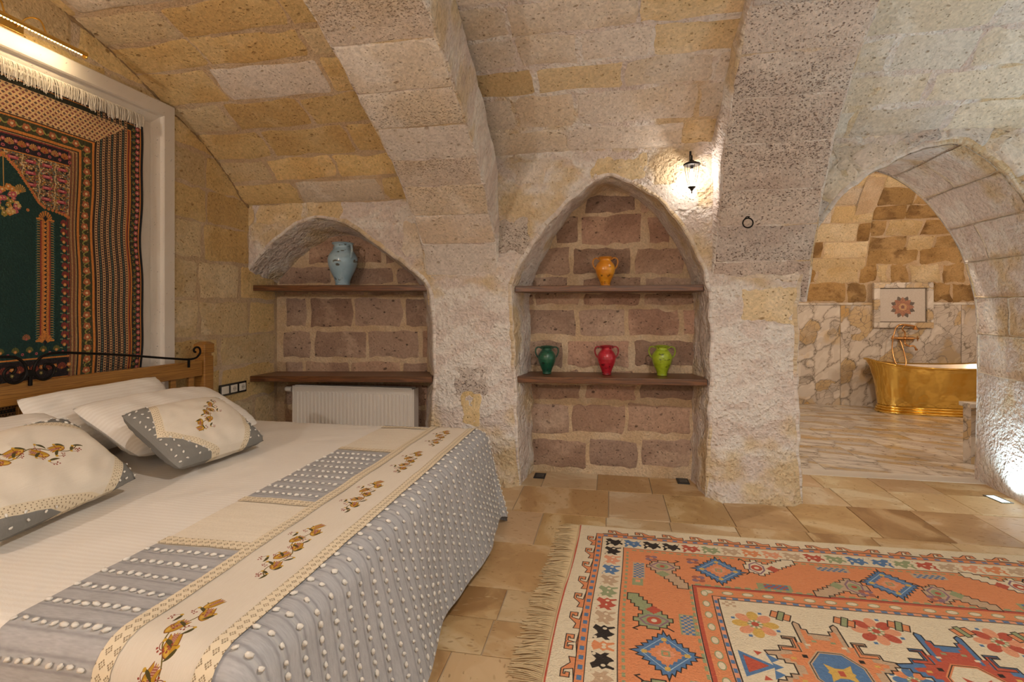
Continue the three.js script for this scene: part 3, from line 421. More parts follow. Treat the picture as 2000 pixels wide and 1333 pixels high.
  // tesserae: a spray of brown, red and black chips on a pale ground
  const tess = canvasTex(768, 640, (c, w, h) => {
    const R = rng(9); c.fillStyle = '#b9b0a6'; c.fillRect(0, 0, w, h); const s = 8;
    const petal = (x, y, cx, cy, a, l, b) => { const dx = x - cx, dy = y - cy, p = dx * Math.cos(a) + dy * Math.sin(a), q = -dx * Math.sin(a) + dy * Math.cos(a), m = p / l; return m > 0 && m < 1 && Math.abs(q) < b * Math.sin(m * Math.PI); };
    for (let y = 0; y < h; y += s) for (let x = 0; x < w; x += s) {
      let col = ['#cfc5bb', '#d6cdc4', '#c8beb3'][Math.floor(R() * 3)];
      if (y > h - 24 || x < 16 || x > w - 24 || y < 16) col = '#5b4a3a';
      const cx = 384, cy = 350, d = Math.hypot(x - cx, y - cy);
      for (let i = 0; i < 8; i++) if (petal(x, y, cx, cy, i * Math.PI / 4 + 0.39, 215, 52)) col = R() < 0.5 ? '#2e2723' : '#4a3529';
      for (let i = 0; i < 8; i++) if (petal(x, y, cx, cy, i * Math.PI / 4, 190, 46)) col = R() < 0.5 ? '#9c4a2c' : R() < 0.6 ? '#b5763f' : '#7a3623';
      if (d < 66) col = R() < 0.6 ? '#c99a5e' : '#b9824a'; if (d < 32) col = '#6e2f22';
      c.fillStyle = col; c.fillRect(x + 0.5, y + 0.5, s - 1.2, s - 1.2);
    }
  });
  const pm = new THREE.MeshStandardMaterial({ map: tess, roughness: 0.55 }); const pg = new THREE.BoxGeometry(fw - ft * 2, fh - ft * 2, 0.02); pg.translate(0, 0, 0.008); part('mosaic_field', pg, pm, pic, 'pale field with a brown and red rosette');
  // ---- bathtub
  const brass = new THREE.MeshStandardMaterial({ color: new THREE.Color().setRGB(0.78, 0.52, 0.13), metalness: 1, roughness: 0.12, bumpMap: dataTex(256, 256, (x, y) => tfbm(x * 5, y * 5, 5, 5, 401, 3), 0.7, false), bumpScale: 0.006 });
  const tin = new THREE.MeshStandardMaterial({ color: new THREE.Color().setRGB(0.62, 0.56, 0.50), metalness: 1, roughness: 0.14 });
  const tub = thing('bathtub', 'polished brass boat-shaped bathtub with ringed plinth', 'bathtub', [4.11, 0, -7.37]);
  const loft = (secs, n = 72) => { const pos = [], idx = [], uv = []; secs.forEach((s, j) => { for (let i = 0; i <= n; i++) { const a = i / n * Math.PI * 2, ca = Math.cos(a), sa = Math.sin(a), ex = 2.5, r = Math.pow(Math.pow(Math.abs(ca), ex) + Math.pow(Math.abs(sa), ex), -1 / ex), lift = (s[3] ?? 0) * Math.pow(Math.abs(ca), 2.5); pos.push(s[0] * ca * r, s[2] + lift, s[1] * sa * r); uv.push(i / n * 4, j * 0.1); } }); for (let j = 0; j + 1 < secs.length; j++) for (let i = 0; i < n; i++) { const a = j * (n + 1) + i, b = a + 1, c = a + n + 1, d = c + 1; idx.push(a, c, b, b, c, d); } const g = new THREE.BufferGeometry(); g.setAttribute('position', new THREE.Float32BufferAttribute(pos, 3)); g.setAttribute('uv', new THREE.Float32BufferAttribute(uv, 2)); g.setIndex(idx); g.computeVertexNormals(); return g; };
  part('body', loft([[0.70, 0.215, 0.10], [0.705, 0.22, 0.16], [0.72, 0.235, 0.26, 0.01], [0.745, 0.262, 0.40, 0.03], [0.785, 0.295, 0.52, 0.06], [0.83, 0.315, 0.585, 0.085]]), brass, tub);
  part('interior', loft([[0.825, 0.308, 0.59, 0.085], [0.76, 0.28, 0.50, 0.06], [0.70, 0.245, 0.36, 0.03], [0.64, 0.205, 0.2], [0.5, 0.14, 0.14], [0.02, 0.01, 0.13]]), tin, tub, 'tinned silver interior');
  part('rim', loft([[0.826, 0.311, 0.575, 0.085], [0.846, 0.331, 0.582, 0.086], [0.852, 0.337, 0.592, 0.087], [0.846, 0.331, 0.601, 0.088], [0.83, 0.315, 0.602, 0.088], [0.815, 0.30, 0.59, 0.085]]), brass, tub);
  for (const [y, r] of [[0.018, 0.03], [0.05, 0.02], [0.08, 0.01]]) part('plinth_ring', loft([[0.70 + r - 0.012, 0.215 + r - 0.012, y - 0.018], [0.70 + r, 0.215 + r, y - 0.014], [0.706 + r, 0.221 + r, y], [0.70 + r, 0.215 + r, y + 0.014], [0.69, 0.205, y + 0.018]]), brass, tub);
  // ---- wall mixer with hand shower
  const cop = new THREE.MeshStandardMaterial({ color: new THREE.Color().setRGB(0.66, 0.36, 0.14), metalness: 1, roughness: 0.25 });
  const tap = thing('bath_mixer', 'antique copper bath mixer with hand shower on the marble', 'tap', [3.87, 0.93, ZT + 0.05]);
  const rot = (g, x, y, z2) => { if (x) g.rotateX(x); if (y) g.rotateY(y); if (z2) g.rotateZ(z2); return g; };
  part('body', merged([rot(new THREE.CylinderGeometry(0.018, 0.018, 0.19, 14), 0, 0, Math.PI / 2).translate(0, 0, 0.07), rot(new THREE.CylinderGeometry(0.012, 0.02, 0.08, 12), Math.PI / 2, 0, 0).translate(-0.075, 0, 0.03), rot(new THREE.CylinderGeometry(0.012, 0.02, 0.08, 12), Math.PI / 2, 0, 0).translate(0.075, 0, 0.03), new THREE.SphereGeometry(0.028, 14, 10).translate(0, 0, 0.07)]), cop, tap);
  for (const s of [-1, 1]) part('cross_handle', merged([rot(new THREE.CylinderGeometry(0.008, 0.008, 0.07, 8), 0, 0, Math.PI / 2).translate(s * 0.125, 0, 0.07), new THREE.CylinderGeometry(0.006, 0.006, 0.07, 8).translate(s * 0.15, 0, 0.07), rot(new THREE.CylinderGeometry(0.006, 0.006, 0.07, 8), Math.PI / 2, 0, 0).translate(s * 0.15, 0, 0.07), new THREE.SphereGeometry(0.015, 10, 8).translate(s * 0.15, 0, 0.07)]), cop, tap);
  part('spout', merged([tube([[0.0, -0.02, 0.07], [0.0, -0.075, 0.075], [0.03, -0.10, 0.11], [0.075, -0.10, 0.13], [0.10, -0.14, 0.135]], 0.011, 28), new THREE.CylinderGeometry(0.017, 0.013, 0.025, 12).translate(0.10, -0.145, 0.135)]), cop, tap);
  part('cradle', tube([[0, 0.02, 0.07], [0.0, 0.08, 0.07], [-0.03, 0.125, 0.07], [0.0, 0.17, 0.075], [0.05, 0.165, 0.08]], 0.009, 24), cop, tap);
  part('hand_shower', merged([tube([[-0.12, 0.12, 0.08], [-0.08, 0.175, 0.085], [-0.02, 0.185, 0.085], [0.05, 0.175, 0.085], [0.10, 0.165, 0.085]], 0.010, 20), new THREE.CylinderGeometry(0.012, 0.034, 0.05, 16).translate(0.115, 0.14, 0.085)]), cop, tap);
  part('hose', tube([[-0.12, 0.12, 0.08], [-0.15, 0.0, 0.09], [-0.165, -0.14, 0.10], [-0.15, -0.33, 0.16], [-0.1, -0.42, 0.2], [-0.05, -0.33, 0.19], [-0.045, -0.14, 0.12], [-0.06, -0.03, 0.08]], 0.008, 60), cop, tap);
}
// ------------------------------------------------------------------ shelves, vases, radiator
{
  const wood = (a, b, c, seed, sx = 1.2, sy = 0.3) => dataTex(512, 512, (x, y) => { const w = tfbm(x * 3, y * 8, 3, 8, seed, 4), g = tfbm(x * 4, y * 60 + w * 14, 4, 60, seed + 3, 4), s = Math.sin((y * 26 + w * 6) * Math.PI); return mix3(mix3(a, b, sstep(0.3, 0.7, g)), c, clamp(0.45 * sstep(0.2, 1, s) + 0.25 * (tfbm(x * 9, y * 160, 9, 160, seed + 5, 2) - 0.4))); }, sx, true, sy);
  M.walnut = new THREE.MeshPhysicalMaterial({ map: wood(hx('#5d3a20'), hx('#7a4d2a'), hx('#3e2413'), 501), roughness: 0.42, clearcoat: 0.25, clearcoatRoughness: 0.35 });
  M.pine = new THREE.MeshPhysicalMaterial({ map: wood(hx('#9a6a30'), hx('#ae7d3a'), hx('#74491c'), 521, 1.0, 0.16), roughness: 0.4, clearcoat: 0.3, clearcoatRoughness: 0.3 });
  const shelf = (x0, x1, yl, yr, z0, z1, lab) => { const w = x1 - x0, t = 0.047, o = box(w, t, z0 - z1, 0, -t / 2, 0, 0.005); const m = sh(new THREE.Mesh(o, M.walnut)); m.name = numbered('wooden_shelf'); m.position.set((x0 + x1) / 2, (yl + yr) / 2, (z0 + z1) / 2); m.rotation.z = Math.atan((yr - yl) / w); scene.add(m); tag(m, lab, 'shelf'); };
  shelf(-2.94, -1.375, 1.513, 1.50, -3.80, -4.12, 'dark wooden shelf under the blue vase');
  shelf(-2.94, -1.345, 0.755, 0.79, -3.77, -4.12, 'dark wooden shelf above the radiator');
  shelf(-0.70, 0.655, 1.486, 1.484, -3.80, -4.12, 'dark wooden shelf under the yellow vase');
  shelf(-0.68, 0.675, 0.806, 0.817, -3.78, -4.12, 'dark wooden shelf under the green, red and lime vases');
  // vases: glazed amphorae with two strap handles
  const glaze = (c1, c2, dark, seed, amt) => new THREE.MeshPhysicalMaterial({ map: dataTex(512, 512, (x, y) => { const n = tfbm(x * 6, y * 8, 6, 8, seed, 5), m = tfbm(x * 10, y * 26, 10, 26, seed + 2, 4); return mix3(mix3(c1, c2, sstep(0.4, 0.65, n)), dark, sstep(1 - amt, 1.02 - amt * 0.6, m)); }), roughness: 0.32, clearcoat: 0.5, clearcoatRoughness: 0.2, bumpMap: dataTex(128, 256, (x, y) => 0.5 + 0.3 * Math.sin(y * Math.PI * 2 * 22) + 0.3 * (tfbm(x * 8, y * 8, 8, 8, seed + 5, 2) - 0.5), 0, false), bumpScale: 0.0015 });
  const prof = [[0.0, 0], [0.026, 0], [0.031, 0.006], [0.030, 0.014], [0.037, 0.040], [0.053, 0.080], [0.0615, 0.116], [0.060, 0.145], [0.047, 0.171], [0.036, 0.186], [0.035, 0.198], [0.041, 0.208], [0.043, 0.214], [0.038, 0.217], [0.031, 0.210], [0.029, 0.19], [0.03, 0.17]];
  const vase = (x, y, z, s, sw, turn, mat, lab, hscale = 1) => {
    const t = thing('amphora_vase', lab, 'vase', [x, y, z], turn, 'two-handled vases on the shelves');
    const p = prof.map(([r, h]) => [r * s * sw, h * s]); const g = smoothLathe(p, 40, 80); part('body', g, mat, t);
    for (const q of [-1, 1]) { const pts = [[0.036, 0.196], [0.056, 0.208], [0.073, 0.200], [0.079, 0.176], [0.073, 0.148], [0.061, 0.126]].map(([r, h]) => [q * r * s * sw * hscale, h * s, 0]); const h = tube(pts, 0.0056 * s, 28, 10); part('handle', h, mat, t); }
    part('lip', new THREE.TorusGeometry(0.0415 * s * sw, 0.0042 * s, 10, 36).rotateX(Math.PI / 2).translate(0, 0.2125 * s, 0), mat, t);
    return t;
  };
  const deep = hx('#241a12');
  vase(-2.20, 1.5095, -3.96, 1.66, 1.17, -0.5, glaze(hx('#94b4c8'), hx('#a8c4d4'), hx('#4a4a44'), 601, 0.33), 'large chalky blue two-handled vase on the shelf', 0.88);
  vase(-0.03, 1.486, -3.96, 1.03, 1.16, -0.12, glaze(hx('#d98a1d'), hx('#e6a02c'), hx('#7a4a16'), 611, 0.30), 'mustard yellow two-handled vase with dark streaks');
  vase(-0.475, 0.8095, -3.95, 1.0, 1.12, 0.25, glaze(hx('#0f4a38'), hx('#17593f'), hx('#06201a'), 621, 0.36), 'dark green two-handled vase on the shelf');
  vase(-0.02, 0.8125, -3.95, 1.03, 1.08, 0.1, glaze(hx('#a5182a'), hx('#b92536'), hx('#4d0a10'), 631, 0.36), 'crimson red two-handled vase on the shelf');
  vase(0.385, 0.8155, -3.95, 1.04, 1.14, -0.1, glaze(hx('#93a81f'), hx('#a3b62e'), hx('#4c5a10'), 641, 0.34), 'lime green two-handled vase on the shelf');
  // radiator
  const enamel = new THREE.MeshPhysicalMaterial({ color: 0xe6dfd6, roughness: 0.35, clearcoat: 0.3 });
  const rad = thing('panel_radiator', 'white ribbed panel radiator below the wooden shelf', 'radiator', [-2.10, 0.05, -3.97]);
  part('panel', box(1.07, 0.60, 0.02, 0, 0.31, 0.035, 0.006), enamel, rad); part('panel', box(1.07, 0.60, 0.02, 0, 0.31, -0.045, 0.006), enamel, rad);
  for (let i = 0; i < 31; i++) part('rib', box(0.021, 0.535, 0.014, -0.5 + i * (1.0 / 30), 0.30, 0.0455, 0.0068), enamel, rad);
  part('top_grille', box(1.05, 0.012, 0.085, 0, 0.613, -0.005, 0.003), enamel, rad); for (const s of [-1, 1]) part('side_cover', box(0.012, 0.60, 0.10, s * 0.541, 0.312, -0.005, 0.003), enamel, rad);
  part('valve', merged([new THREE.CylinderGeometry(0.021, 0.024, 0.05, 18).rotateZ(Math.PI / 2).translate(-0.60, 0.575, 0.0), new THREE.SphereGeometry(0.022, 14, 10).translate(-0.625, 0.575, 0)]), enamel, rad, 'white round thermostat valve');
  part('pipe', tube([[-0.57, 0.575, 0], [-0.56, 0.575, 0], [-0.545, 0.57, 0]], 0.009, 8), new THREE.MeshStandardMaterial({ color: 0xb0aaa2, metalness: 1, roughness: 0.3 }), rad);
  for (const s of [-1, 1]) part('foot', box(0.03, 0.06, 0.1, s * 0.4, -0.02, -0.005, 0.004), enamel, rad);
}
// ------------------------------------------------------------------ iron ring, sockets
{
  const iron = M.iron = new THREE.MeshStandardMaterial({ color: 0x1c1917, roughness: 0.5, metalness: 0.75 });
  const ring = thing('iron_ring', 'small black iron ring hanging on the pitted arch rib', 'ring', [0.885, 1.87, -3.555]);
  part('hoop', new THREE.TorusGeometry(0.031, 0.0045, 10, 36), iron, ring); part('staple', tube([[-0.006, 0.036, -0.06], [-0.006, 0.04, 0.006], [0.006, 0.04, 0.006], [0.006, 0.036, -0.06]], 0.0035, 20), iron, ring);
  const sock = thing('socket_plate', 'black three-gang plate with a white switch and two white sockets', 'socket', [XL + 0.012, 0.685, -3.562]);
  const blk = new THREE.MeshPhysicalMaterial({ color: 0x101010, roughness: 0.25, clearcoat: 0.5 }), wht = new THREE.MeshPhysicalMaterial({ color: 0xe4ddd0, roughness: 0.3 });
  part('frame', box(0.012, 0.088, 0.29, 0, 0, 0, 0.003), blk, sock);
  part('switch_rocker', box(0.01, 0.058, 0.07, 0.008, 0, 0.095, 0.002), wht, sock);
  for (const z of [0.0, -0.095]) { const s = part('socket', box(0.008, 0.058, 0.07, 0.007, 0, z, 0.002), wht, sock); part('cup', new THREE.CylinderGeometry(0.0205, 0.0205, 0.002, 28).rotateZ(Math.PI / 2).translate(0.0118, 0, z), new THREE.MeshStandardMaterial({ color: 0xc9c0b1, roughness: 0.4 }), s); part('cup_rim', new THREE.TorusGeometry(0.0215, 0.0018, 8, 28).rotateY(Math.PI / 2).translate(0.012, 0, z), wht, s); for (const q of [-1, 1]) part('pin_hole', new THREE.CylinderGeometry(0.003, 0.003, 0.003, 10).rotateZ(Math.PI / 2).translate(0.0125, 0, z + q * 0.0095), blk, s); }
}
// ------------------------------------------------------------------ stone frame and the rug hung inside it
{
  const ZC = -1.975, HW = 0.985, TOP = 2.665, fr = thing('wall_frame', 'pale stone frame moulding round the hanging rug', 'frame', [XL, 0, ZC]);
  // moulding profile across the bar: [inward, out]
  const prof = [[-0.0, -0.02], [0.0, 0.058], [0.006, 0.064], [0.085, 0.064], [0.092, 0.058], [0.098, 0.042], [0.135, 0.030], [0.150, 0.022], [0.155, -0.02]];
  const bar = (a, b) => { const pos = [], idx = [], uv = []; [a, b].forEach((f, j) => prof.forEach((p, i) => { const q = f(p[0], p[1]); pos.push(...q); uv.push(j * 1.7, i * 0.03); })); const n = prof.length; for (let i = 0; i + 1 < n; i++) idx.push(i, i + 1, n + i, i + 1, n + i + 1, n + i); const g = new THREE.BufferGeometry(); g.setAttribute('position', new THREE.Float32BufferAttribute(pos, 3)); g.setAttribute('uv', new THREE.Float32BufferAttribute(uv, 2)); g.setIndex(idx); const t = g.toNonIndexed(); t.computeVertexNormals(); return t; };
  part('upright', bar((i, o) => [o, 0, -HW + i], (i, o) => [o, TOP - i, -HW + i]), M.frameStone, fr);
  part('upright', bar((i, o) => [o, TOP - i, HW - i], (i, o) => [o, 0, HW - i]), M.frameStone, fr);
  part('lintel', bar((i, o) => [o, TOP - i, -HW + i], (i, o) => [o, TOP - i, HW - i]), M.frameStone, fr);
  part('backing', box(0.012, TOP - 0.12, HW * 2 - 0.26, 0.012, TOP / 2 - 0.02, 0, 0.002), M.frameStone, fr);
}
// ------------------------------------------------------------------ lamps, each with its light
const glass = new THREE.MeshPhysicalMaterial({ color: 0xffffff, transmission: 1, thickness: 0, roughness: 0.03, ior: 1.45 });
function lantern(pos, turn, lab, power, color = WARM) {
  const t = thing('wall_lantern', lab, 'lantern', pos, turn, 'iron wall lanterns');           // local: wall behind at z = 0, lantern out along +z
  const blk = new THREE.MeshStandardMaterial({ color: 0x24211f, roughness: 0.45, metalness: 0.6 });
  part('bracket', merged([box(0.014, 0.10, 0.012, 0, 0.13, 0.012, 0.003), tube([[0, 0.12, 0.012], [0, 0.135, 0.045], [0, 0.128, 0.072], [0, 0.095, 0.075]], 0.006, 24)]), blk, t);
  const c = part('cap', smoothLathe([[0.0, 0.100], [0.012, 0.099], [0.018, 0.092], [0.034, 0.084], [0.052, 0.076], [0.056, 0.070], [0.054, 0.064], [0.044, 0.062], [0.0, 0.062]], 36, 60).translate(0, 0, 0.075), blk, t);
  const bars = []; for (let i = 0; i < 6; i++) { const a = i / 6 * Math.PI * 2 + 0.3; bars.push(tube([[0.0465 * Math.cos(a), 0.063, 0.075 + 0.0465 * Math.sin(a)], [0.043 * Math.cos(a), 0.02, 0.075 + 0.043 * Math.sin(a)], [0.021 * Math.cos(a), -0.085, 0.075 + 0.021 * Math.sin(a)]], 0.0016, 14, 6)); }
  bars.forEach((b) => part('glazing_bar', b, blk, t));
  part('glass', lathe([[0.044, 0.062], [0.041, 0.02], [0.020, -0.083]], 36).translate(0, 0, 0.075), glass, t, 'clear tapered glass');
  part('finial', smoothLathe([[0.0, -0.128], [0.005, -0.122], [0.003, -0.112], [0.010, -0.104], [0.012, -0.097], [0.024, -0.088], [0.024, -0.082], [0.0, -0.082]], 24, 40).translate(0, 0, 0.075), blk, t);
  part('socket', new THREE.CylinderGeometry(0.011, 0.011, 0.024, 16).translate(0, 0.050, 0.075), blk, t);
  const b = part('bulb', smoothLathe([[0.0, -0.048], [0.012, -0.044], [0.018, -0.028], [0.0185, -0.012], [0.014, 0.012], [0.010, 0.030], [0.010, 0.040]], 24, 30).translate(0, 0, 0.075), new THREE.MeshStandardMaterial({ color: 0xfff4e4, emissive: new THREE.Color().setRGB(1, 0.88, 0.72), emissiveIntensity: 5, roughness: 0.4 }), t, 'lit frosted bulb');
  b.castShadow = false;
  const l = new THREE.PointLight(color, power, 0, 2); l.position.set(0, -0.012, 0.075); l.castShadow = true; l.shadow.radius = 0.9; l.shadow.bias = -0.002; t.add(l); return t;
}
lantern([0.552, 2.225, ZB + 0.022], 0, 'lit black iron lantern with tapered glass beside the pointed niche', LAMP.lantern, SOFT);
// the same lanterns on the wall behind the camera and on the bathroom wall light the rest
for (const [x, p, w] of [[-2.3, LAMP.far * 1.6, 'facing the blue vase niche'], [0.55, LAMP.far * 0.6, 'facing the pointed niche'], [2.9, LAMP.far * 0.2, 'facing the archway']]) lantern([x, 2.2, ZN - 0.012], Math.PI, 'lit black iron lantern on the opposite wall ' + w, p, SOFT);
lantern([2.35, 2.45, ZP - 0.012], Math.PI, 'lit black iron lantern on the bathroom side of the archway wall', LAMP.bath, WARM);
lantern([4.75, 2.2, ZP - 0.012], Math.PI, 'lit black iron lantern in the bathroom over the bench', LAMP.bath, WARM);
// unseen lamp added under the crown to brighten bed, floor and rug from above
{
  const t = thing('added_pendant_lamp', 'added unseen black iron pendant lamp with open shade under the vault crown', 'lamp', [0.55, 2.62, -0.95]), blk = new THREE.MeshStandardMaterial({ color: 0x24211f, roughness: 0.5, metalness: 0.6, side: THREE.DoubleSide });
  part('rod', new THREE.CylinderGeometry(0.006, 0.006, 0.52, 10).translate(0, 0.38, 0), blk, t); part('rose', lathe([[0.0, 0.64], [0.05, 0.635], [0.055, 0.61], [0.0, 0.605]], 24), blk, t);
  part('shade', smoothLathe([[0.016, 0.12], [0.03, 0.115], [0.08, 0.085], [0.15, 0.03], [0.19, -0.03]], 40, 30), blk, t);
  const b = part('bulb', new THREE.SphereGeometry(0.04, 24, 16).translate(0, 0.01, 0), new THREE.MeshStandardMaterial({ color: 0xfff4e4, emissive: new THREE.Color().setRGB(1, 0.9, 0.78), emissiveIntensity: 6 }), t, 'lit frosted globe bulb of the added lamp'); b.castShadow = false;
  const l = new THREE.SpotLight(SOFT, LAMP.pendant, 0, 1.36, 0.35, 2); l.position.set(0, 0.01, 0); l.castShadow = true; l.shadow.radius = 2; t.add(l); l.target.position.set(0, -1, 0); t.add(l.target);
}
// picture light over the hanging rug
{
  const ZC = -1.99, L = 0.55, br = new THREE.MeshStandardMaterial({ color: new THREE.Color().setRGB(0.80, 0.55, 0.17), metalness: 1, roughness: 0.22 });
  const t = thing('picture_light', 'slim brass picture light above the hanging rug', 'lamp', [XL, 2.665, ZC]);
  part('wall_plate', box(0.012, 0.05, 0.20, 0.008, 0.055, 0, 0.004), br, t);
  for (const s of [-1, 1]) part('arm', tube([[0.012, 0.055, s * 0.07], [0.07, 0.10, s * 0.075], [0.13, 0.09, s * 0.085], [0.165, 0.02, s * 0.09]], 0.0045, 28), br, t);
  const shade = []; for (let i = 0; i <= 14; i++) { const a = lerp(-0.5, Math.PI - 0.2, i / 14); shade.push([0.018 * Math.cos(a), 0.018 * Math.sin(a)]); }
  const pos = [], idx = []; shade.forEach(([x, y]) => pos.push(0.175 + x, y, -L / 2, 0.175 + x, y, L / 2)); for (let i = 0; i < 14; i++) { const a = i * 2; idx.push(a, a + 2, a + 1, a + 1, a + 2, a + 3); }
  const g = new THREE.BufferGeometry(); g.setAttribute('position', new THREE.Float32BufferAttribute(pos, 3)); g.setIndex(idx); g.computeVertexNormals(); const bm = br.clone(); bm.side = THREE.DoubleSide; part('shade', g, bm, t);
  for (const s of [-1, 1]) part('end_cap', new THREE.CylinderGeometry(0.0185, 0.0185, 0.004, 20).rotateX(Math.PI / 2).translate(0.175, 0, s * L / 2), br, t);
  const dm = new THREE.MeshStandardMaterial({ color: 0xffffff, emissive: new THREE.Color().setRGB(1, 0.78, 0.42), emissiveIntensity: 3 });
  part('strip', box(0.006, 0.004, L - 0.02, 0.170, 0.002, 0, 0.001), br, t);
  for (let i = 0; i < 36; i++) part('diode', box(0.009, 0.006, 0.008, 0.172, -0.003, -L / 2 + 0.018 + i * (L - 0.036) / 35, 0.002), dm, t);
  const l = new THREE.RectAreaLight(GLOW, LAMP.picture, L - 0.03, 0.012); l.position.set(0.160, -0.010, 0); l.lookAt(XL, 2.50, ZC); t.add(l);
  l.lookAt(new THREE.Vector3(XL - 0.02, 2.46, ZC));
}
// recessed floor uplights washing the stone
function uplight(pos, turn, lab, power, aim) {
  const t = thing('floor_uplight', lab, 'uplight', pos, turn, 'recessed floor uplights');
  part('bezel', merged([box(0.15, 0.006, 0.012, 0, 0.003, 0.034, 0.002), box(0.15, 0.006, 0.012, 0, 0.003, -0.034, 0.002), box(0.012, 0.006, 0.08, 0.07, 0.003, 0, 0.002), box(0.012, 0.006, 0.08, -0.07, 0.003, 0, 0.002)]), new THREE.MeshStandardMaterial({ color: 0x8d8f8c, metalness: 0.9, roughness: 0.3 }), t);
  part('lens', box(0.13, 0.004, 0.056, 0, 0.002, 0, 0.001), new THREE.MeshStandardMaterial({ color: 0xffffff, emissive: new THREE.Color().setRGB(0.75, 1, 0.97), emissiveIntensity: 4 }), t, 'glowing cool white lens');
  const l = new THREE.SpotLight(COOL, power, 0, 1.15, 0.9, 2); l.position.set(0, 0.02, 0); l.castShadow = true; l.shadow.radius = 1.2; t.add(l); l.target.position.set(...aim); t.add(l.target); return t;
}
uplight([2.625, 0, -4.08], Math.PI / 2 + 0.12, 'glowing floor uplight washing the archway jamb', LAMP.uplight, [0.0, 1, 0.18]);
uplight([3.3, 0, -3.45], 0, 'floor uplight washing the wall beside the archway', LAMP.upfar * 0.10, [0, 1, -0.08]);
uplight([4.3, 0, -1.9], Math.PI / 2, 'added unseen floor uplight at the foot of the end wall by the archway', LAMP.upfar, [0.08, 1, 0]);  // added out of view: cool bounce off the end wall onto the bed foot
uplight([4.3, 0, 0.3], Math.PI / 2, 'added unseen floor uplight at the foot of the end wall by the opposite wall', LAMP.upfar, [0.08, 1, 0]);  // second unseen uplight, added for the same cool bounce
uplight([1.05, 0, 1.25], 0, 'floor uplight at the foot of the wall facing the niches', LAMP.upfar * 0.7, [0, 1, 0.05]);
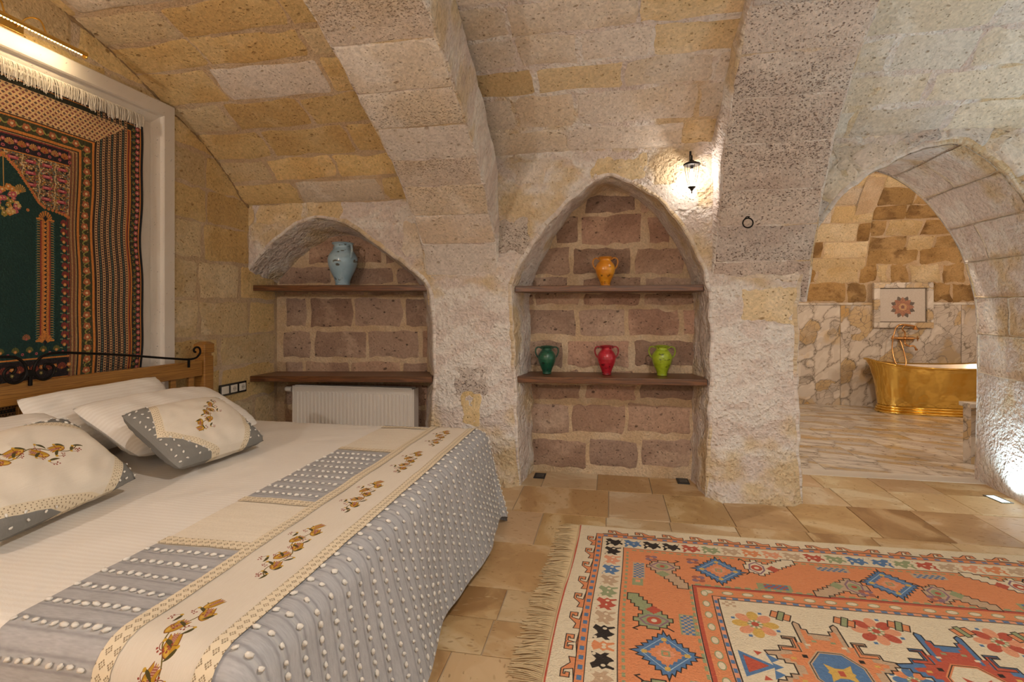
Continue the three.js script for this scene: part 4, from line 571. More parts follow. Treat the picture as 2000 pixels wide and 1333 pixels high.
// ------------------------------------------------------------------ prayer rug hung in the frame
{
  const WID = 1.496, TOPY = 2.455, HGT = 1.70, PW = 1496, PH = 1700;
  const tex = canvasTex(PW, PH, (c, W, H) => {
    const R = rng(88), rect = (x, y, w, h, f) => { c.fillStyle = f; c.fillRect(x, y, w, h); };
    const both = (fn) => { c.save(); fn(); c.restore(); c.save(); c.translate(W, 0); c.scale(-1, 1); fn(); c.restore(); };
    const NAVY = '#141a20', GREEN = '#0f332f', ORG = '#c47a35', CRM = '#d8b98a', RED = '#8f2f2c', PNK = '#b3555a', OLV = '#70692f', TEAL = '#44706c';
    const diamond = (x, y, a, b, f) => { c.fillStyle = f; c.beginPath(); c.moveTo(x - a, y); c.lineTo(x, y - b); c.lineTo(x + a, y); c.lineTo(x, y + b); c.fill(); };
    const flower = (x, y, r, f, g) => { for (let i = 0; i < 5; i++) { const a = i / 5 * 6.283 + 0.3; c.fillStyle = f; c.beginPath(); c.arc(x + Math.cos(a) * r * 0.6, y + Math.sin(a) * r * 0.6, r * 0.48, 0, 7); c.fill(); } c.fillStyle = g; c.beginPath(); c.arc(x, y, r * 0.36, 0, 7); c.fill(); };
    const palm = (x, y, s, f, g) => { c.fillStyle = f; c.beginPath(); for (let i = -4; i <= 4; i++) { const a = -Math.PI / 2 + i * 0.34, r = s * (1 - Math.abs(i) * 0.06); c.moveTo(x, y + s * 0.3); c.lineTo(x + Math.cos(a - 0.12) * r, y + Math.sin(a - 0.12) * r); c.lineTo(x + Math.cos(a + 0.12) * r, y + Math.sin(a + 0.12) * r); } c.fill(); diamond(x, y, s * 0.2, s * 0.26, g); };
    rect(0, 0, W, H, NAVY);
    // stripes that run round the rug, outside in: [from, to, ground, kind]
    const ring = (d, w, f) => { rect(d, d * 0.62, W - 2 * d, w, f); rect(d, d * 0.62, w, H, f); rect(W - d - w, d * 0.62, w, H, f); };
    ring(14, 7, ORG);
    ring(22, 54, '#2a2a1c'); ring(78, 9, ORG); ring(90, 5, RED); ring(96, 5, ORG);
    both(() => { for (let y = 30; y < H; y += 36) { flower(36, y, 13, PNK, CRM); palm(60, y + 18, 15, OLV, ORG); for (let k = 0; k < 5; k++) rect(24 + R() * 48, y + R() * 34, 6, 4, k % 2 ? ORG : TEAL); } });
    // eleven thin dotted stripes
    both(() => { for (let s = 0; s < 11; s++) { const x = 101 + s * 16.6, odd = s % 2; rect(x, 0, 16.6, H, odd ? '#1d2124' : '#c29c6c'); rect(x, 0, 2, H, '#5b241f'); for (let y = 4; y < H; y += 15) { c.fillStyle = odd ? (s % 4 === 1 ? '#5e6a58' : '#7b5a3a') : '#3a1c1e'; c.beginPath(); c.ellipse(x + 9, y, 4.4, 4.8, 0, 0, 7); c.fill(); } } });
    // across the head of the rug the stripes become rows of small crosses
    rect(290, 40, W - 580, 150, CRM); c.save(); c.beginPath(); c.moveTo(100, 40); c.lineTo(W - 100, 40); c.lineTo(W - 296, 190); c.lineTo(296, 190); c.clip(); rect(0, 40, W, 150, '#cfa878'); for (let y = 48, r = 0; y < 190; y += 15, r++) for (let x = 90 + (r % 2) * 14; x < W; x += 28) { c.fillStyle = r % 3 ? '#5a2026' : '#1c2226'; c.fillRect(x - 7, y - 2.5, 14, 5); c.fillRect(x - 2.5, y - 6, 5, 12); c.fillStyle = '#a5564f'; c.fillRect(x - 2, y - 2, 4, 4); } c.restore();
    const frame = (d, top, w, f) => { rect(d, top, W - 2 * d, w, f); rect(d, top, w, H - top, f); rect(W - d - w, top, w, H - top, f); };
    frame(284, 190, 12, '#3a2417'); frame(297, 196, 13, ORG); frame(311, 204, 60, '#3c3a20');
    both(() => { for (let y = 250; y < H; y += 62) { flower(340, y, 20, '#a8603a', CRM); c.strokeStyle = '#8d8a45'; c.lineWidth = 7; c.beginPath(); c.moveTo(325, y + 14); c.quadraticCurveTo(368, y + 30, 340, y + 44); c.stroke(); for (let k = 0; k < 10; k++) rect(314 + R() * 52, y + R() * 60, 5, 5, ['#c59a5a', '#7c3a2a', OLV][k % 3]); } });
    for (let x = 350; x < W - 340; x += 62) { flower(x, 234, 19, '#a8603a', CRM); c.strokeStyle = '#8d8a45'; c.lineWidth = 7; c.beginPath(); c.moveTo(x + 15, 222); c.quadraticCurveTo(x + 30, 254, x + 46, 230); c.stroke(); }
    frame(371, 262, 14, ORG); frame(386, 276, 6, '#26221b'); for (let s = 0; s < 4; s++) { frame(393 + s * 10, 282 + s * 3, 9, s % 2 ? '#7a4630' : '#c0975f'); } both(() => { for (let y = 290; y < H; y += 8) { rect(396, y, 4, 4, '#2a1a18'); rect(416, y + 4, 4, 4, '#2a1a18'); } });
    // field
    rect(432, 296, W - 864, H, GREEN); for (let k = 0; k < 5000; k++) { c.globalAlpha = 0.16; rect(432 + R() * (W - 864), 296 + R() * (H - 296), 10 + R() * 20, 2, R() < 0.5 ? '#06201f' : '#1c4a42'); } c.globalAlpha = 1;
    // leaf panel at the head
    rect(436, 292, W - 872, 74, '#221820'); frame(436, 288, 5, RED); for (let x = 462, k = 0; x < W - 450; x += 52, k++) { palm(x, 334, 27, k % 2 ? ORG : '#c88e4c', RED); flower(x + 26, 318, 9, PNK, CRM); flower(x + 26, 350, 8, PNK, NAVY); }
    rect(436, 366, W - 872, 6, ORG);
    // spandrels above the stepped arch
    const cx = W / 2, edge = [[432, 640], [452, 632], [500, 622], [560, 612], [590, 590], [612, 560], [640, 520], [664, 486], [690, 448], [716, 420], [cx, 384]];
    c.save(); c.beginPath(); c.moveTo(432, 372); edge.forEach((p) => c.lineTo(p[0], p[1])); [...edge].reverse().forEach((p) => c.lineTo(W - p[0], p[1])); c.lineTo(W - 432, 372); c.closePath(); c.clip(); rect(432, 372, W - 864, 280, '#6e5a3e');
    for (let k = 0; k < 3600; k++) { const x = 432 + R() * (W - 864), y = 372 + R() * 280; rect(x, y, 4 + R() * 7, 3 + R() * 4, ['#c58a45', '#1a1d22', '#d5bb92', '#5d6d66', '#8a3a3c', '#b0772f'][Math.floor(R() * 6)]); }
    for (let x = 436; x < W; x += 78) { for (let y = 372; y < 660; y += 7) { rect(x + Math.sin(y * 0.12) * 3, y, 6, 5, '#d5b989'); } for (let y = 400; y < 660; y += 58) { for (let q = 0; q < 16; q++) { const w = 50 * Math.sin((q + 0.5) / 16 * Math.PI); rect(x + 40 - w / 2 + (R() - 0.5) * 8, y - 16 + q * 2, w, 2.2, q > 3 && q < 12 ? '#b04a55' : '#191b20'); } rect(x + 26, y - 4, 26, 4, '#d8a08c'); } }
    c.restore(); edge.concat([...edge].reverse().map((p) => [W - p[0], p[1]])).forEach(([x, y], i, a) => { const n = a[(i + 1) % a.length]; for (let k = 0; k < 3; k++) flower(lerp(x, n[0], k / 3), lerp(y, n[1], k / 3) + 8, 8, ORG, PNK); });
    // hanging bouquet in the middle
    for (let k = 0; k < 60; k++) { const a = R() * 7, d = Math.sqrt(R()); flower(cx + Math.cos(a) * d * 68, 618 + Math.sin(a) * d * 82, 9 + R() * 6, [ORG, PNK, '#8d7b35', '#c9a05c'][k % 4], CRM); } palm(cx - 70, 560, 34, '#b98944', ORG); palm(cx + 70, 560, 34, '#b98944', ORG); rect(cx - 2, 384, 4, 170, '#b98944');
    // two columns, each with capital and foot
    both(() => { const x0 = 516, x1 = 596, m = 556; rect(x0 + 14, 690, x1 - x0 - 28, 620, '#8c3a2c'); rect(x0 + 22, 690, 5, 620, ORG); rect(x1 - 27, 690, 5, 620, ORG); rect(x0 + 28, 690, x1 - x0 - 56, 620, '#c9833c'); for (let y = 694; y < 1310; y += 22) { c.fillStyle = '#1b1c1e'; c.beginPath(); c.moveTo(m - 9, y); c.lineTo(m + 9, y + 11); c.lineTo(m - 9, y + 20); c.lineTo(m - 4, y + 11); c.fill(); } for (let y = 690; y < 1310; y += 13) { rect(x0 - 2, y, 15, 5, '#9a7b44'); rect(x1 - 13, y, 15, 5, '#9a7b44'); rect(x0 - 8, y + 6, 10, 3, TEAL); rect(x1 - 2, y + 6, 10, 3, TEAL); } for (const [y, s] of [[668, 1], [1330, -1]]) { palm(m, y + 14 * s, 46, ORG, '#7c2f28'); rect(x0 - 6, y + 16 * s - 6, x1 - x0 + 12, 9, ORG); diamond(m, y + 8 * s, 12, 16, NAVY); } });
    // flowers down the edge of the field, and along its foot
    both(() => { for (let y = 690; y < 1340; y += 46) { palm(458, y, 25, RED, ORG); flower(458, y + 4, 9, '#c9853d', CRM); for (const s of [-1, 1]) { rect(448 + s * 18, y + 18, 14, 4, '#8c9a72'); rect(448 + s * 14, y + 24, 10, 3, OLV); } } });
    for (let x = 470; x < W - 450; x += 66) { palm(x, 1362, 24, OLV, ORG); flower(x, 1362, 8, ORG, CRM); flower(x + 33, 1376, 7, PNK, NAVY); } for (const x of [646, W - 646]) palm(x, 1300, 26, '#a8663f', PNK);
    rect(432, 1398, W - 864, 8, ORG); rect(432, 1410, W - 864, 96, '#231a1c'); for (let x = 470; x < W - 450; x += 70) { palm(x, 1462, 30, '#8c3d2d', ORG); flower(x + 35, 1448, 11, ORG, CRM); flower(x + 35, 1478, 9, OLV, CRM); } rect(432, 1508, W - 864, 8, ORG); for (let y = 1518, s = 0; y < H; y += 17, s++) { rect(300, y, W - 600, 17, s % 2 ? '#1d2124' : '#9c7a50'); for (let x = 305; x < W - 300; x += 15) rect(x, y + 5, 7, 7, s % 2 ? '#7b5a3a' : '#3a1c1e'); }
    // knots: uneven rows of pile
    for (let k = 0; k < 26000; k++) { c.globalAlpha = 0.10; rect(R() * W, R() * H, 2 + R() * 7, 2, R() < 0.55 ? '#000' : '#e8c79a'); } c.globalAlpha = 1;
  });
  tex.wrapS = tex.wrapT = THREE.ClampToEdgeWrapping;
  const pile = dataTex(512, 512, (x, y) => tfbm(x * 90, y * 60, 90, 60, 701, 3), 0, false); pile.repeat.set(3, 3);
  const mat = new THREE.MeshPhysicalMaterial({ map: tex, roughness: 0.92, sheen: 0.25, sheenRoughness: 0.6, sheenColor: new THREE.Color(0x6a5a48), bumpMap: pile, bumpScale: 0.004 });
  const rug = thing('hanging_rug', 'dark green prayer rug with columned arch and orange borders on the wall', 'rug', [XL + 0.034, TOPY, -1.974]);
  const wave = (s, t) => 0.010 * Math.sin(s * 9 + t * 1.6) * (0.3 + t / 2) + 0.006 * fbm3(s * 3, t * 1.3, 4, 2), side = (t) => 0.008 * Math.sin(t * 6.5) + 0.005 * Math.sin(t * 14 + 1);
  const map = (s, t) => [0.012 + wave(s, t), -t, -s - (Math.abs(s) / (WID / 2)) * Math.sign(s) * side(t)];
  const front = patch(map, lin(-WID / 2, WID / 2, 90), lin(0, HGT, 90), {}); const fu = front.attributes.uv; for (let i = 0; i < fu.count; i++) fu.setXY(i, fu.getX(i) / WID + 0.5, 1 - fu.getY(i) / HGT);
  const idxF = front.index.array; for (let i = 0; i < idxF.length; i += 3) { const q = idxF[i + 1]; idxF[i + 1] = idxF[i + 2]; idxF[i + 2] = q; } front.computeVertexNormals();
  part('pile', front, mat, rug);
  const backM = new THREE.MeshStandardMaterial({ color: 0x2a2420, roughness: 0.95 });
  const bk = patch((s, t) => { const p = map(s, t); p[0] -= 0.009; return p; }, lin(-WID / 2, WID / 2, 40), lin(0, HGT, 40), {}); part('backing', bk, backM, rug);
  const rim = []; for (const sg of [-1, 1]) rim.push(tube(lin(0, HGT, 40).map((t) => { const p = map(sg * WID / 2, t); p[0] -= 0.004; return p; }), 0.005, 120, 6)); part('selvedge', merged(rim), backM, rug);
  // knotted white fringe falling over the head of the rug
  const R = rng(19), st = []; let s = -WID / 2; while (s < WID / 2) { const clump = Math.floor(s / 0.036), rc = rng(clump * 7 + 900)(), L = 0.075 + 0.022 * rc + 0.012 * R(), b = (rc - 0.5) * 0.02, x0 = 0.020 + R() * 0.012, tw = R() * 6; st.push(tube([[0.012, 0.075, -s], [x0, 0.06, -s - 0.002 * Math.sin(tw)], [x0 + 0.005, 0.03, -s - b * 0.5 + 0.003 * Math.sin(tw + 2)], [x0 + 0.003 + R() * 0.006, 0.075 - L, -s - b + 0.004 * Math.sin(tw + 4)]], 0.0013 + R() * 0.0006, 6, 4)); s += 0.0024 + R() * 0.0012; }
  const fr = part('fringe', merged(st), new THREE.MeshStandardMaterial({ color: 0xe3d9cb, roughness: 0.9 }), rug, 'white cotton fringe'); fr.userData.kind = 'stuff';
}
// ------------------------------------------------------------------ bed
const BED = { top: 0.57, foot: -0.795, near: -0.985, far: -3.015, head: -2.70, R: 0.07 };
function cloth(p, q, off = 0, o = {}) {                          // flat cloth coordinates -> draped over mattress and foot
  const arc = BED.R * Math.PI / 2, dx = Math.max(0, p - BED.foot), dz = q > BED.near ? q - BED.near : q < BED.far ? q - BED.far : 0, r = Math.hypot(dx, dz);
  const wr = off + 0.004 * fbm3(p * 2.6, q * 2.6, 3, 3) + (o.wr ?? 0) * fbm3(p * 7, q * 4, 9, 3);
  if (r < 1e-6) return [p, BED.top + wr, q];
  const ux = dx / r, uz = dz / r, flare = o.flare ?? 0.21; let hor, drop, nx, ny;
  if (r < arc) { const t = r / BED.R; hor = BED.R * Math.sin(t); drop = BED.R * (1 - Math.cos(t)); nx = Math.sin(t); ny = Math.cos(t); } else { const d = r - arc; hor = BED.R + flare * d; drop = BED.R + d * Math.sqrt(1 - flare * flare); nx = 1; ny = flare; }
  const along = ux > uz ? q : p, ph = Math.atan2(uz, ux), rip = r > arc ? (r - arc) * (0.035 * Math.sin(along * 7 + ph * 5) + 0.05 * fbm3(along * 2, ph * 2, 21, 2)) : 0;
  const bx = Math.min(p, BED.foot), bz = clamp(q, BED.far, BED.near);
  return [bx + ux * (hor + wr * nx + rip), BED.top - drop + wr * ny, bz + uz * (hor + wr * nx + rip)];
}
{
  const ZC = -1.975, bed = thing('bed', 'double bed with golden pine headboard and black iron scrollwork', 'bed', [0, 0, 0]);
  const HX = -2.775;
  const post = (z) => { part('post', merged([box(0.085, 0.985, 0.085, HX, 0.4925, z, 0.008), box(0.066, 0.03, 0.066, HX, 0.992, z, 0.003)]), M.pine, bed); const c = new THREE.CylinderGeometry(0.036, 0.062, 0.085, 4, 1).rotateY(Math.PI / 4); const cp = merged([box(0.092, 0.062, 0.092, HX, 1.036, z, 0.006), new THREE.CylinderGeometry(0.030, 0.0645, 0.018, 4, 1).rotateY(Math.PI / 4).translate(HX, 1.075, z)]); part('post_cap', cp, M.pine, bed); };
  post(-3.105); post(-0.845);
  { const g = box(2.17, 0.105, 0.04, 0, 0, 0, 0.006); g.rotateY(Math.PI / 2); g.translate(HX + 0.01, 0.905, ZC); part('top_rail', g, M.pine, bed); const b = box(2.17, 0.12, 0.04, 0, 0, 0, 0.006); b.rotateY(Math.PI / 2); b.translate(HX + 0.01, 0.36, ZC); part('lower_rail', b, M.pine, bed); }
  for (let i = 0; i < 15; i++) part('slat', box(0.02, 0.46, 0.042, HX + 0.005, 0.63, -2.98 + i * (2.01 / 14), 0.004), M.pine, bed);
  part('base', box(1.93, 0.22, 2.0, -1.745, 0.21, -2.0, 0.02), M.pine, bed); part('mattress', box(1.95, 0.255, 2.08, -1.735, 0.432, -2.0, 0.05), new THREE.MeshStandardMaterial({ color: 0xe8e0d5, roughness: 0.9 }), bed);
  for (const [x, z] of [[-2.6, -2.9], [-2.6, -1.1], [-0.9, -2.9], [-0.9, -1.1]]) part('leg', box(0.07, 0.11, 0.07, x, 0.055, z, 0.006), M.pine, bed);
  // wrought-iron scroll on the rail, mirrored about the middle
  const IX = HX + 0.055, yo = 0.0, bar = (pts, r = 0.0062, n = 90) => tube(pts.map(([d, y]) => [IX, y + yo, ZC - d]), r, n, 8);
  const arm = [[0.075, 1.006], [0.062, 1.02], [0.064, 1.034], [0.084, 1.036], [0.104, 1.022], [0.108, 0.998], [0.094, 0.974], [0.064, 0.962], [0.034, 0.972], [0.016, 1.0], [0.024, 1.045], [0.056, 1.078], [0.110, 1.088], [0.25, 1.075], [0.50, 1.043], [0.80, 0.997], [0.96, 0.978], [1.005, 0.986], [1.035, 1.016], [1.028, 1.046], [1.0, 1.054], [0.982, 1.042], [0.985, 1.026], [0.997, 1.022]];
  for (const s of [1, -1]) part('iron_scroll', bar(arm.map(([d, y]) => [s * d, y]), 0.0066, 220), M.iron, bed);
  part('collar', merged([box(0.018, 0.03, 0.036, IX, 1.0, ZC, 0.003), box(0.014, 0.07, 0.014, IX, 0.975, ZC, 0.003)]), M.iron, bed);
  for (const d of [-0.94, 0.94]) part('stay', box(0.012, 0.06, 0.012, IX, 0.955, ZC - d, 0.002), M.iron, bed);
}
// ------------------------------------------------------------------ linen
{
  const weave = dataTex(256, 256, (x, y) => 0.5 + 0.25 * Math.sin(x * 512) * Math.sin(y * 512) + 0.3 * (tfbm(x * 40, y * 40, 40, 40, 801, 2) - 0.5), 0.12, false);
  const stripe = dataTex(16, 256, (x, y) => { const s = sstep(-0.25, 0.25, Math.sin(y * Math.PI * 2 * 5)); return mix3(hx('#e6dfd6'), hx('#ebe5dd'), s); }, 0.2, true, 0.105), stripeR = dataTex(16, 256, (x, y) => lerp(0.9, 0.74, sstep(-0.25, 0.25, Math.sin(y * Math.PI * 2 * 5))), 0.2, false, 0.105);
  M.satin = new THREE.MeshPhysicalMaterial({ map: stripe, roughnessMap: stripeR, roughness: 1, sheen: 0.3, sheenRoughness: 0.5, bumpMap: weave, bumpScale: 0.0008 });
  M.greyCloth = new THREE.MeshPhysicalMaterial({ map: dataTex(512, 512, (x, y) => { const n = tfbm(x * 6, y * 6, 6, 6, 811, 4), t = tfbm(x * 160, y * 30, 160, 30, 812, 2), s = Math.pow(Math.abs(Math.sin(x * Math.PI * 7)), 90), s2 = Math.pow(Math.abs(Math.sin((x + 0.028) * Math.PI * 7)), 60) + Math.pow(Math.abs(Math.sin((x - 0.028) * Math.PI * 7)), 60); return mix3(mix3(hx('#b0aeb0'), hx('#a3a1a2'), n).map((k) => k * (0.94 + 0.12 * t)), hx('#b7b4af'), clamp(s * 0.55)).map((k) => k * (1 - 0.13 * clamp(s2))); }, 0.49, true, 0.49), roughness: 0.95, sheen: 0.2, bumpMap: weave, bumpScale: 0.001 });
  M.linen = new THREE.MeshPhysicalMaterial({ map: dataTex(512, 512, (x, y) => mix3(hx('#ddd0bd'), hx('#e6dccb'), tfbm(x * 4, y * 50, 4, 50, 821, 4)).map((k) => k * (0.97 + 0.06 * tfbm(x * 120, y * 120, 120, 120, 822, 2))), 0.5), roughness: 0.95, sheen: 0.2, bumpMap: weave, bumpScale: 0.0012 });
  const laceTex = canvasTex(256, 256, (c, W) => { c.fillStyle = '#ddcdb2'; c.fillRect(0, 0, W, W); c.fillStyle = '#a08d72'; for (let k = 0; k < 4; k++) for (let j = 0; j < 4; j++) { const x = k * 64 + 32, y = j * 64 + 32; for (const [dx, dy] of [[-18, 0], [18, 0], [0, -18], [0, 18], [-9, -9], [9, -9], [-9, 9], [9, 9]]) { c.beginPath(); c.arc(x + dx, y + dy, 4.6, 0, 7); c.fill(); } c.beginPath(); c.arc(x, y, 3, 0, 7); c.fill(); } });
  const laceB = canvasTex(256, 256, (c, W) => { c.fillStyle = '#fff'; c.fillRect(0, 0, W, W); c.fillStyle = '#000'; for (let k = 0; k < 4; k++) for (let j = 0; j < 4; j++) { const x = k * 64 + 32, y = j * 64 + 32; for (const [dx, dy] of [[-18, 0], [18, 0], [0, -18], [0, 18], [-9, -9], [9, -9], [-9, 9], [9, 9]]) { c.beginPath(); c.arc(x + dx, y + dy, 4.6, 0, 7); c.fill(); } } }, false);
  for (const t of [laceTex, laceB]) t.repeat.set(1 / 0.09, 1 / 0.09);
  M.lace = new THREE.MeshStandardMaterial({ map: laceTex, bumpMap: laceB, bumpScale: 0.002, roughness: 0.95 });
  // embroidered tulip garland
  const tulip = (c, x, y, a, s) => {
    c.save(); c.translate(x, y); c.rotate(a); c.scale(s, s);
    c.fillStyle = '#b98a22'; c.beginPath(); c.moveTo(-6, 0); c.bezierCurveTo(10, -34, 44, -26, 92, -22); c.lineTo(76, -8); c.lineTo(96, 0); c.lineTo(76, 8); c.lineTo(92, 22); c.bezierCurveTo(44, 26, 10, 34, -6, 0); c.fill();
    c.fillStyle = '#cfa544'; c.beginPath(); c.ellipse(20, -8, 20, 8, -0.4, 0, 7); c.fill();
    c.fillStyle = '#9c5a48'; c.beginPath(); c.moveTo(24, -5); c.lineTo(94, -12); c.lineTo(82, 0); c.lineTo(94, 12); c.lineTo(24, 5); c.fill(); c.strokeStyle = '#d8b9a0'; c.lineWidth = 2; for (let i = 30; i < 86; i += 9) { c.beginPath(); c.moveTo(i, -8); c.lineTo(i + 9, 8); c.stroke(); }
    c.strokeStyle = '#6e2f1c'; c.lineWidth = 2.5; c.beginPath(); c.moveTo(-6, 0); c.bezierCurveTo(10, -34, 44, -26, 92, -22); c.moveTo(-6, 0); c.bezierCurveTo(10, 34, 44, 26, 92, 22); c.stroke(); c.restore();
  };
  const leafy = (c, x, y, a, s) => { c.save(); c.translate(x, y); c.rotate(a); c.scale(s, s); c.fillStyle = '#4c431c'; c.beginPath(); c.moveTo(0, 0); c.bezierCurveTo(14, -20, 44, -24, 62, -8); c.bezierCurveTo(44, -6, 20, 4, 0, 0); c.fill(); c.strokeStyle = '#7a3a22'; c.lineWidth = 3; c.beginPath(); c.moveTo(0, 0); c.bezierCurveTo(4, 24, 30, 34, 40, 18); c.stroke(); c.fillStyle = '#8f3a28'; for (const [p, q] of [[40, 16], [30, 34], [48, 28], [16, 32]]) { c.beginPath(); c.arc(p, q, 4.5, 0, 7); c.fill(); } c.fillStyle = '#c59a30'; c.beginPath(); c.arc(2, 2, 8, 0, 7); c.fill(); c.restore(); };
  const garland = (c, cx, cy, a, s) => { c.save(); c.translate(cx, cy); c.rotate(a); c.scale(s, s); c.strokeStyle = '#6b5a22'; c.lineWidth = 5; c.beginPath(); c.moveTo(-270, 30); c.bezierCurveTo(-180, -80, -100, 90, 0, 0); c.bezierCurveTo(100, -90, 180, 80, 270, -20); c.stroke(); for (const [x, y, q, k] of [[-228, 8, Math.PI + 0.5, 0.86], [-150, -16, Math.PI - 0.25, 0.9], [-62, 20, Math.PI + 0.35, 0.9], [18, -14, Math.PI - 0.3, 0.92], [112, 12, Math.PI + 0.45, 0.9], [206, -10, Math.PI - 0.2, 0.84]]) tulip(c, x, y * 2.1, q, k); for (const [x, y, q] of [[-236, 20, -0.7], [-196, -30, 0.8], [-130, 22, -0.8], [-104, -22, 0.6], [-36, 10, -0.9], [-14, -26, 0.7], [50, 18, -0.6], [84, -30, 0.9], [140, 22, -0.8], [168, -24, 0.5], [226, 8, -0.7], [250, -12, 0.4], [-176, 34, 0.2], [96, 34, 0.1]]) leafy(c, x, y * 1.9, q, 0.85); c.restore(); };
  const linenFill = (c, W, H, seed) => { const R = rng(seed); c.fillStyle = '#e0d5c5'; c.fillRect(0, 0, W, H); for (let k = 0; k < 5000; k++) { c.globalAlpha = 0.10; c.fillStyle = R() < 0.5 ? '#c9b99f' : '#f3ebdf'; c.fillRect(R() * W, R() * H, 8 + R() * 60, 1.5); } c.globalAlpha = 1; };
  const bandTex = canvasTex(1024, 448, (c, W, H) => { linenFill(c, W, H, 5); garland(c, W / 2, H / 2 + 4, -0.06, 1.32); });
  const bandM = new THREE.MeshPhysicalMaterial({ map: bandTex, roughness: 0.95, sheen: 0.2, bumpMap: weave, bumpScale: 0.001 });

  const sheetG = patch((p, q) => cloth(p, q, 0, { wr: 0.0035, flare: 0.12 }), lin(BED.head + 0.02, BED.foot - 0.02, 60), lin(BED.far - 0.42, BED.near + 0.44, 120), {});
  { const u = sheetG.attributes.uv; const ix = sheetG.index.array; for (let i = 0; i < ix.length; i += 3) { const q = ix[i + 1]; ix[i + 1] = ix[i + 2]; ix[i + 2] = q; } sheetG.computeVertexNormals(); }
  const sheet = thing('bed_sheet', 'white satin-striped cover spread over the bed', 'bedding'); part('cover', sheetG, M.satin, sheet);
  { const under = patch((p, q) => cloth(p, q, -0.006, { flare: 0.14 }), lin(BED.foot - 0.1, BED.foot + 0.5, 26), lin(BED.far - 0.42, BED.near + 0.44, 90), {}); const ix = under.index.array; for (let i = 0; i < ix.length; i += 3) { const q = ix[i + 1]; ix[i + 1] = ix[i + 2]; ix[i + 2] = q; } under.computeVertexNormals(); part('cover', under, M.satin, sheet); }

  // runner: grey tufted panels and embroidered band, sewn with lace
  const run = thing('bed_runner', 'grey and cream patchwork bed runner with tufts, lace and embroidered garlands', 'bed runner');
  const q0 = BED.far - 0.36, q1 = BED.near + 0.48, pd = BED.foot + 0.11 + 0.455;
  const strip = (name, p0, p1, a, b, off, mat, uvf, o = {}) => { const g = patch((p, q) => cloth(p, q, off, { wr: 0.002, ...o }), lin(p0, p1, Math.max(2, Math.ceil((p1 - p0) / 0.02))), lin(a, b, Math.max(2, Math.ceil((b - a) / 0.025))), {}); const u = g.attributes.uv, ix = g.index.array; if (uvf) for (let i = 0; i < u.count; i++) u.setXY(i, ...uvf(u.getX(i), u.getY(i))); for (let i = 0; i < ix.length; i += 3) { const q = ix[i + 1]; ix[i + 1] = ix[i + 2]; ix[i + 2] = q; } g.computeVertexNormals(); return part(name, g, mat, run); };
  const gq = (p, q) => [q + 0.023, p];
  strip('foot_panel', -0.81, pd, q0, q1, 0.006, M.greyCloth, gq);
  strip('embroidered_band', -1.05, -0.835, q0, q1, 0.009, bandM, (p, q) => [(q + 1.40) / 0.455 + 0.5, (p + 1.05) / 0.215], { wr: 0.004 });
  strip('lace_strip', -0.845, -0.80, q0, q1, 0.012, M.lace, (p, q) => [q, p]); strip('lace_strip', -1.085, -1.04, q0, q1, 0.012, M.lace, (p, q) => [q, p]);
  const panels = [[q0, -2.995, 1], [-2.995, -2.44, 0], [-2.44, -1.756, 1], [-1.756, -1.36, 0], [-1.36, -0.68, 1], [-0.68, q1, 0]];
  for (const [a, b, grey] of panels) { strip('patch_panel', -1.385, -1.06, a, b, 0.006, grey ? M.greyCloth : M.linen, grey ? gq : undefined); }
  for (const [a, b, grey] of panels) if (!grey) for (const e of [a, b]) if (e > q0 + 0.01 && e < q1 - 0.01) strip('lace_strip', -1.385, -1.06, e === a ? e : e - 0.045, e === a ? e + 0.045 : e, 0.010, M.lace);
  // tufts: rows follow the woven lines, every 7 cm
  const tg = (seed) => { const g = new THREE.SphereGeometry(0.0070, 7, 5), p = g.attributes.position; for (let i = 0; i < p.count; i++) { const x = p.getX(i), y = p.getY(i), z = p.getZ(i), k = 1 + 0.32 * n3(x * 260 + seed * 7, y * 260, z * 260); p.setXYZ(i, x * k * 1.25, y * k * 0.62, z * k * 0.82); } g.computeVertexNormals(); return g; };
  const geos = [1, 2, 3, 4].map(tg), tuftM = new THREE.MeshStandardMaterial({ color: 0xd9d3ca, roughness: 0.95 });
  const R = rng(4242), spots = []; const rowsQ = []; for (let q = -3.22; q < q1; q += 0.07) rowsQ.push(q + 0.012);
  for (const q of rowsQ) { for (let p = -0.79; p < pd - 0.01; p += 0.0335) spots.push([p + (R() - 0.5) * 0.006, q + (R() - 0.5) * 0.005, 0.0105]); if (panels.some(([a, b, g]) => g && q > a + 0.01 && q < b - 0.01)) for (let p = -1.372; p < -1.09; p += 0.0285) spots.push([p + (R() - 0.5) * 0.005, q + (R() - 0.5) * 0.005, 0.0105]); }
  for (const s of spots) { const P = cloth(s[0], s[1], s[2], { wr: 0.002 }), a = cloth(s[0] + 0.004, s[1], s[2]), b = cloth(s[0], s[1] + 0.004, s[2]); s.P = new THREE.Vector3(...P); const A = new THREE.Vector3(...a).sub(s.P), B = new THREE.Vector3(...b).sub(s.P); s.N = B.cross(A).normalize(); s.d = s.P.distanceTo(camera.position); const dd = s.P.clone().sub(camera.position).applyAxisAngle(new THREE.Vector3(0, 1, 0), -camera.rotation.y); const u = 1000 + 1000 * dd.x / -dd.z, v = 607 - 1000 * dd.y / -dd.z; s.in = dd.z < 0 && u > -20 && u < 2020 && v < 1350 && s.N.dot(s.P.clone().sub(camera.position)) < 0; }
  spots.sort((m, n) => (n.in - m.in) || (m.d - n.d));
  const mk = (s, i) => { const m = new THREE.Matrix4(), qn = new THREE.Quaternion().setFromUnitVectors(new THREE.Vector3(0, 1, 0), s.N), sp = new THREE.Quaternion().setFromAxisAngle(new THREE.Vector3(0, 1, 0), (R() - 0.5) * 1.2 + 0.4), k = 0.85 + 0.4 * R(); return m.compose(s.P, qn.multiply(sp), new THREE.Vector3(k, k, k)); };
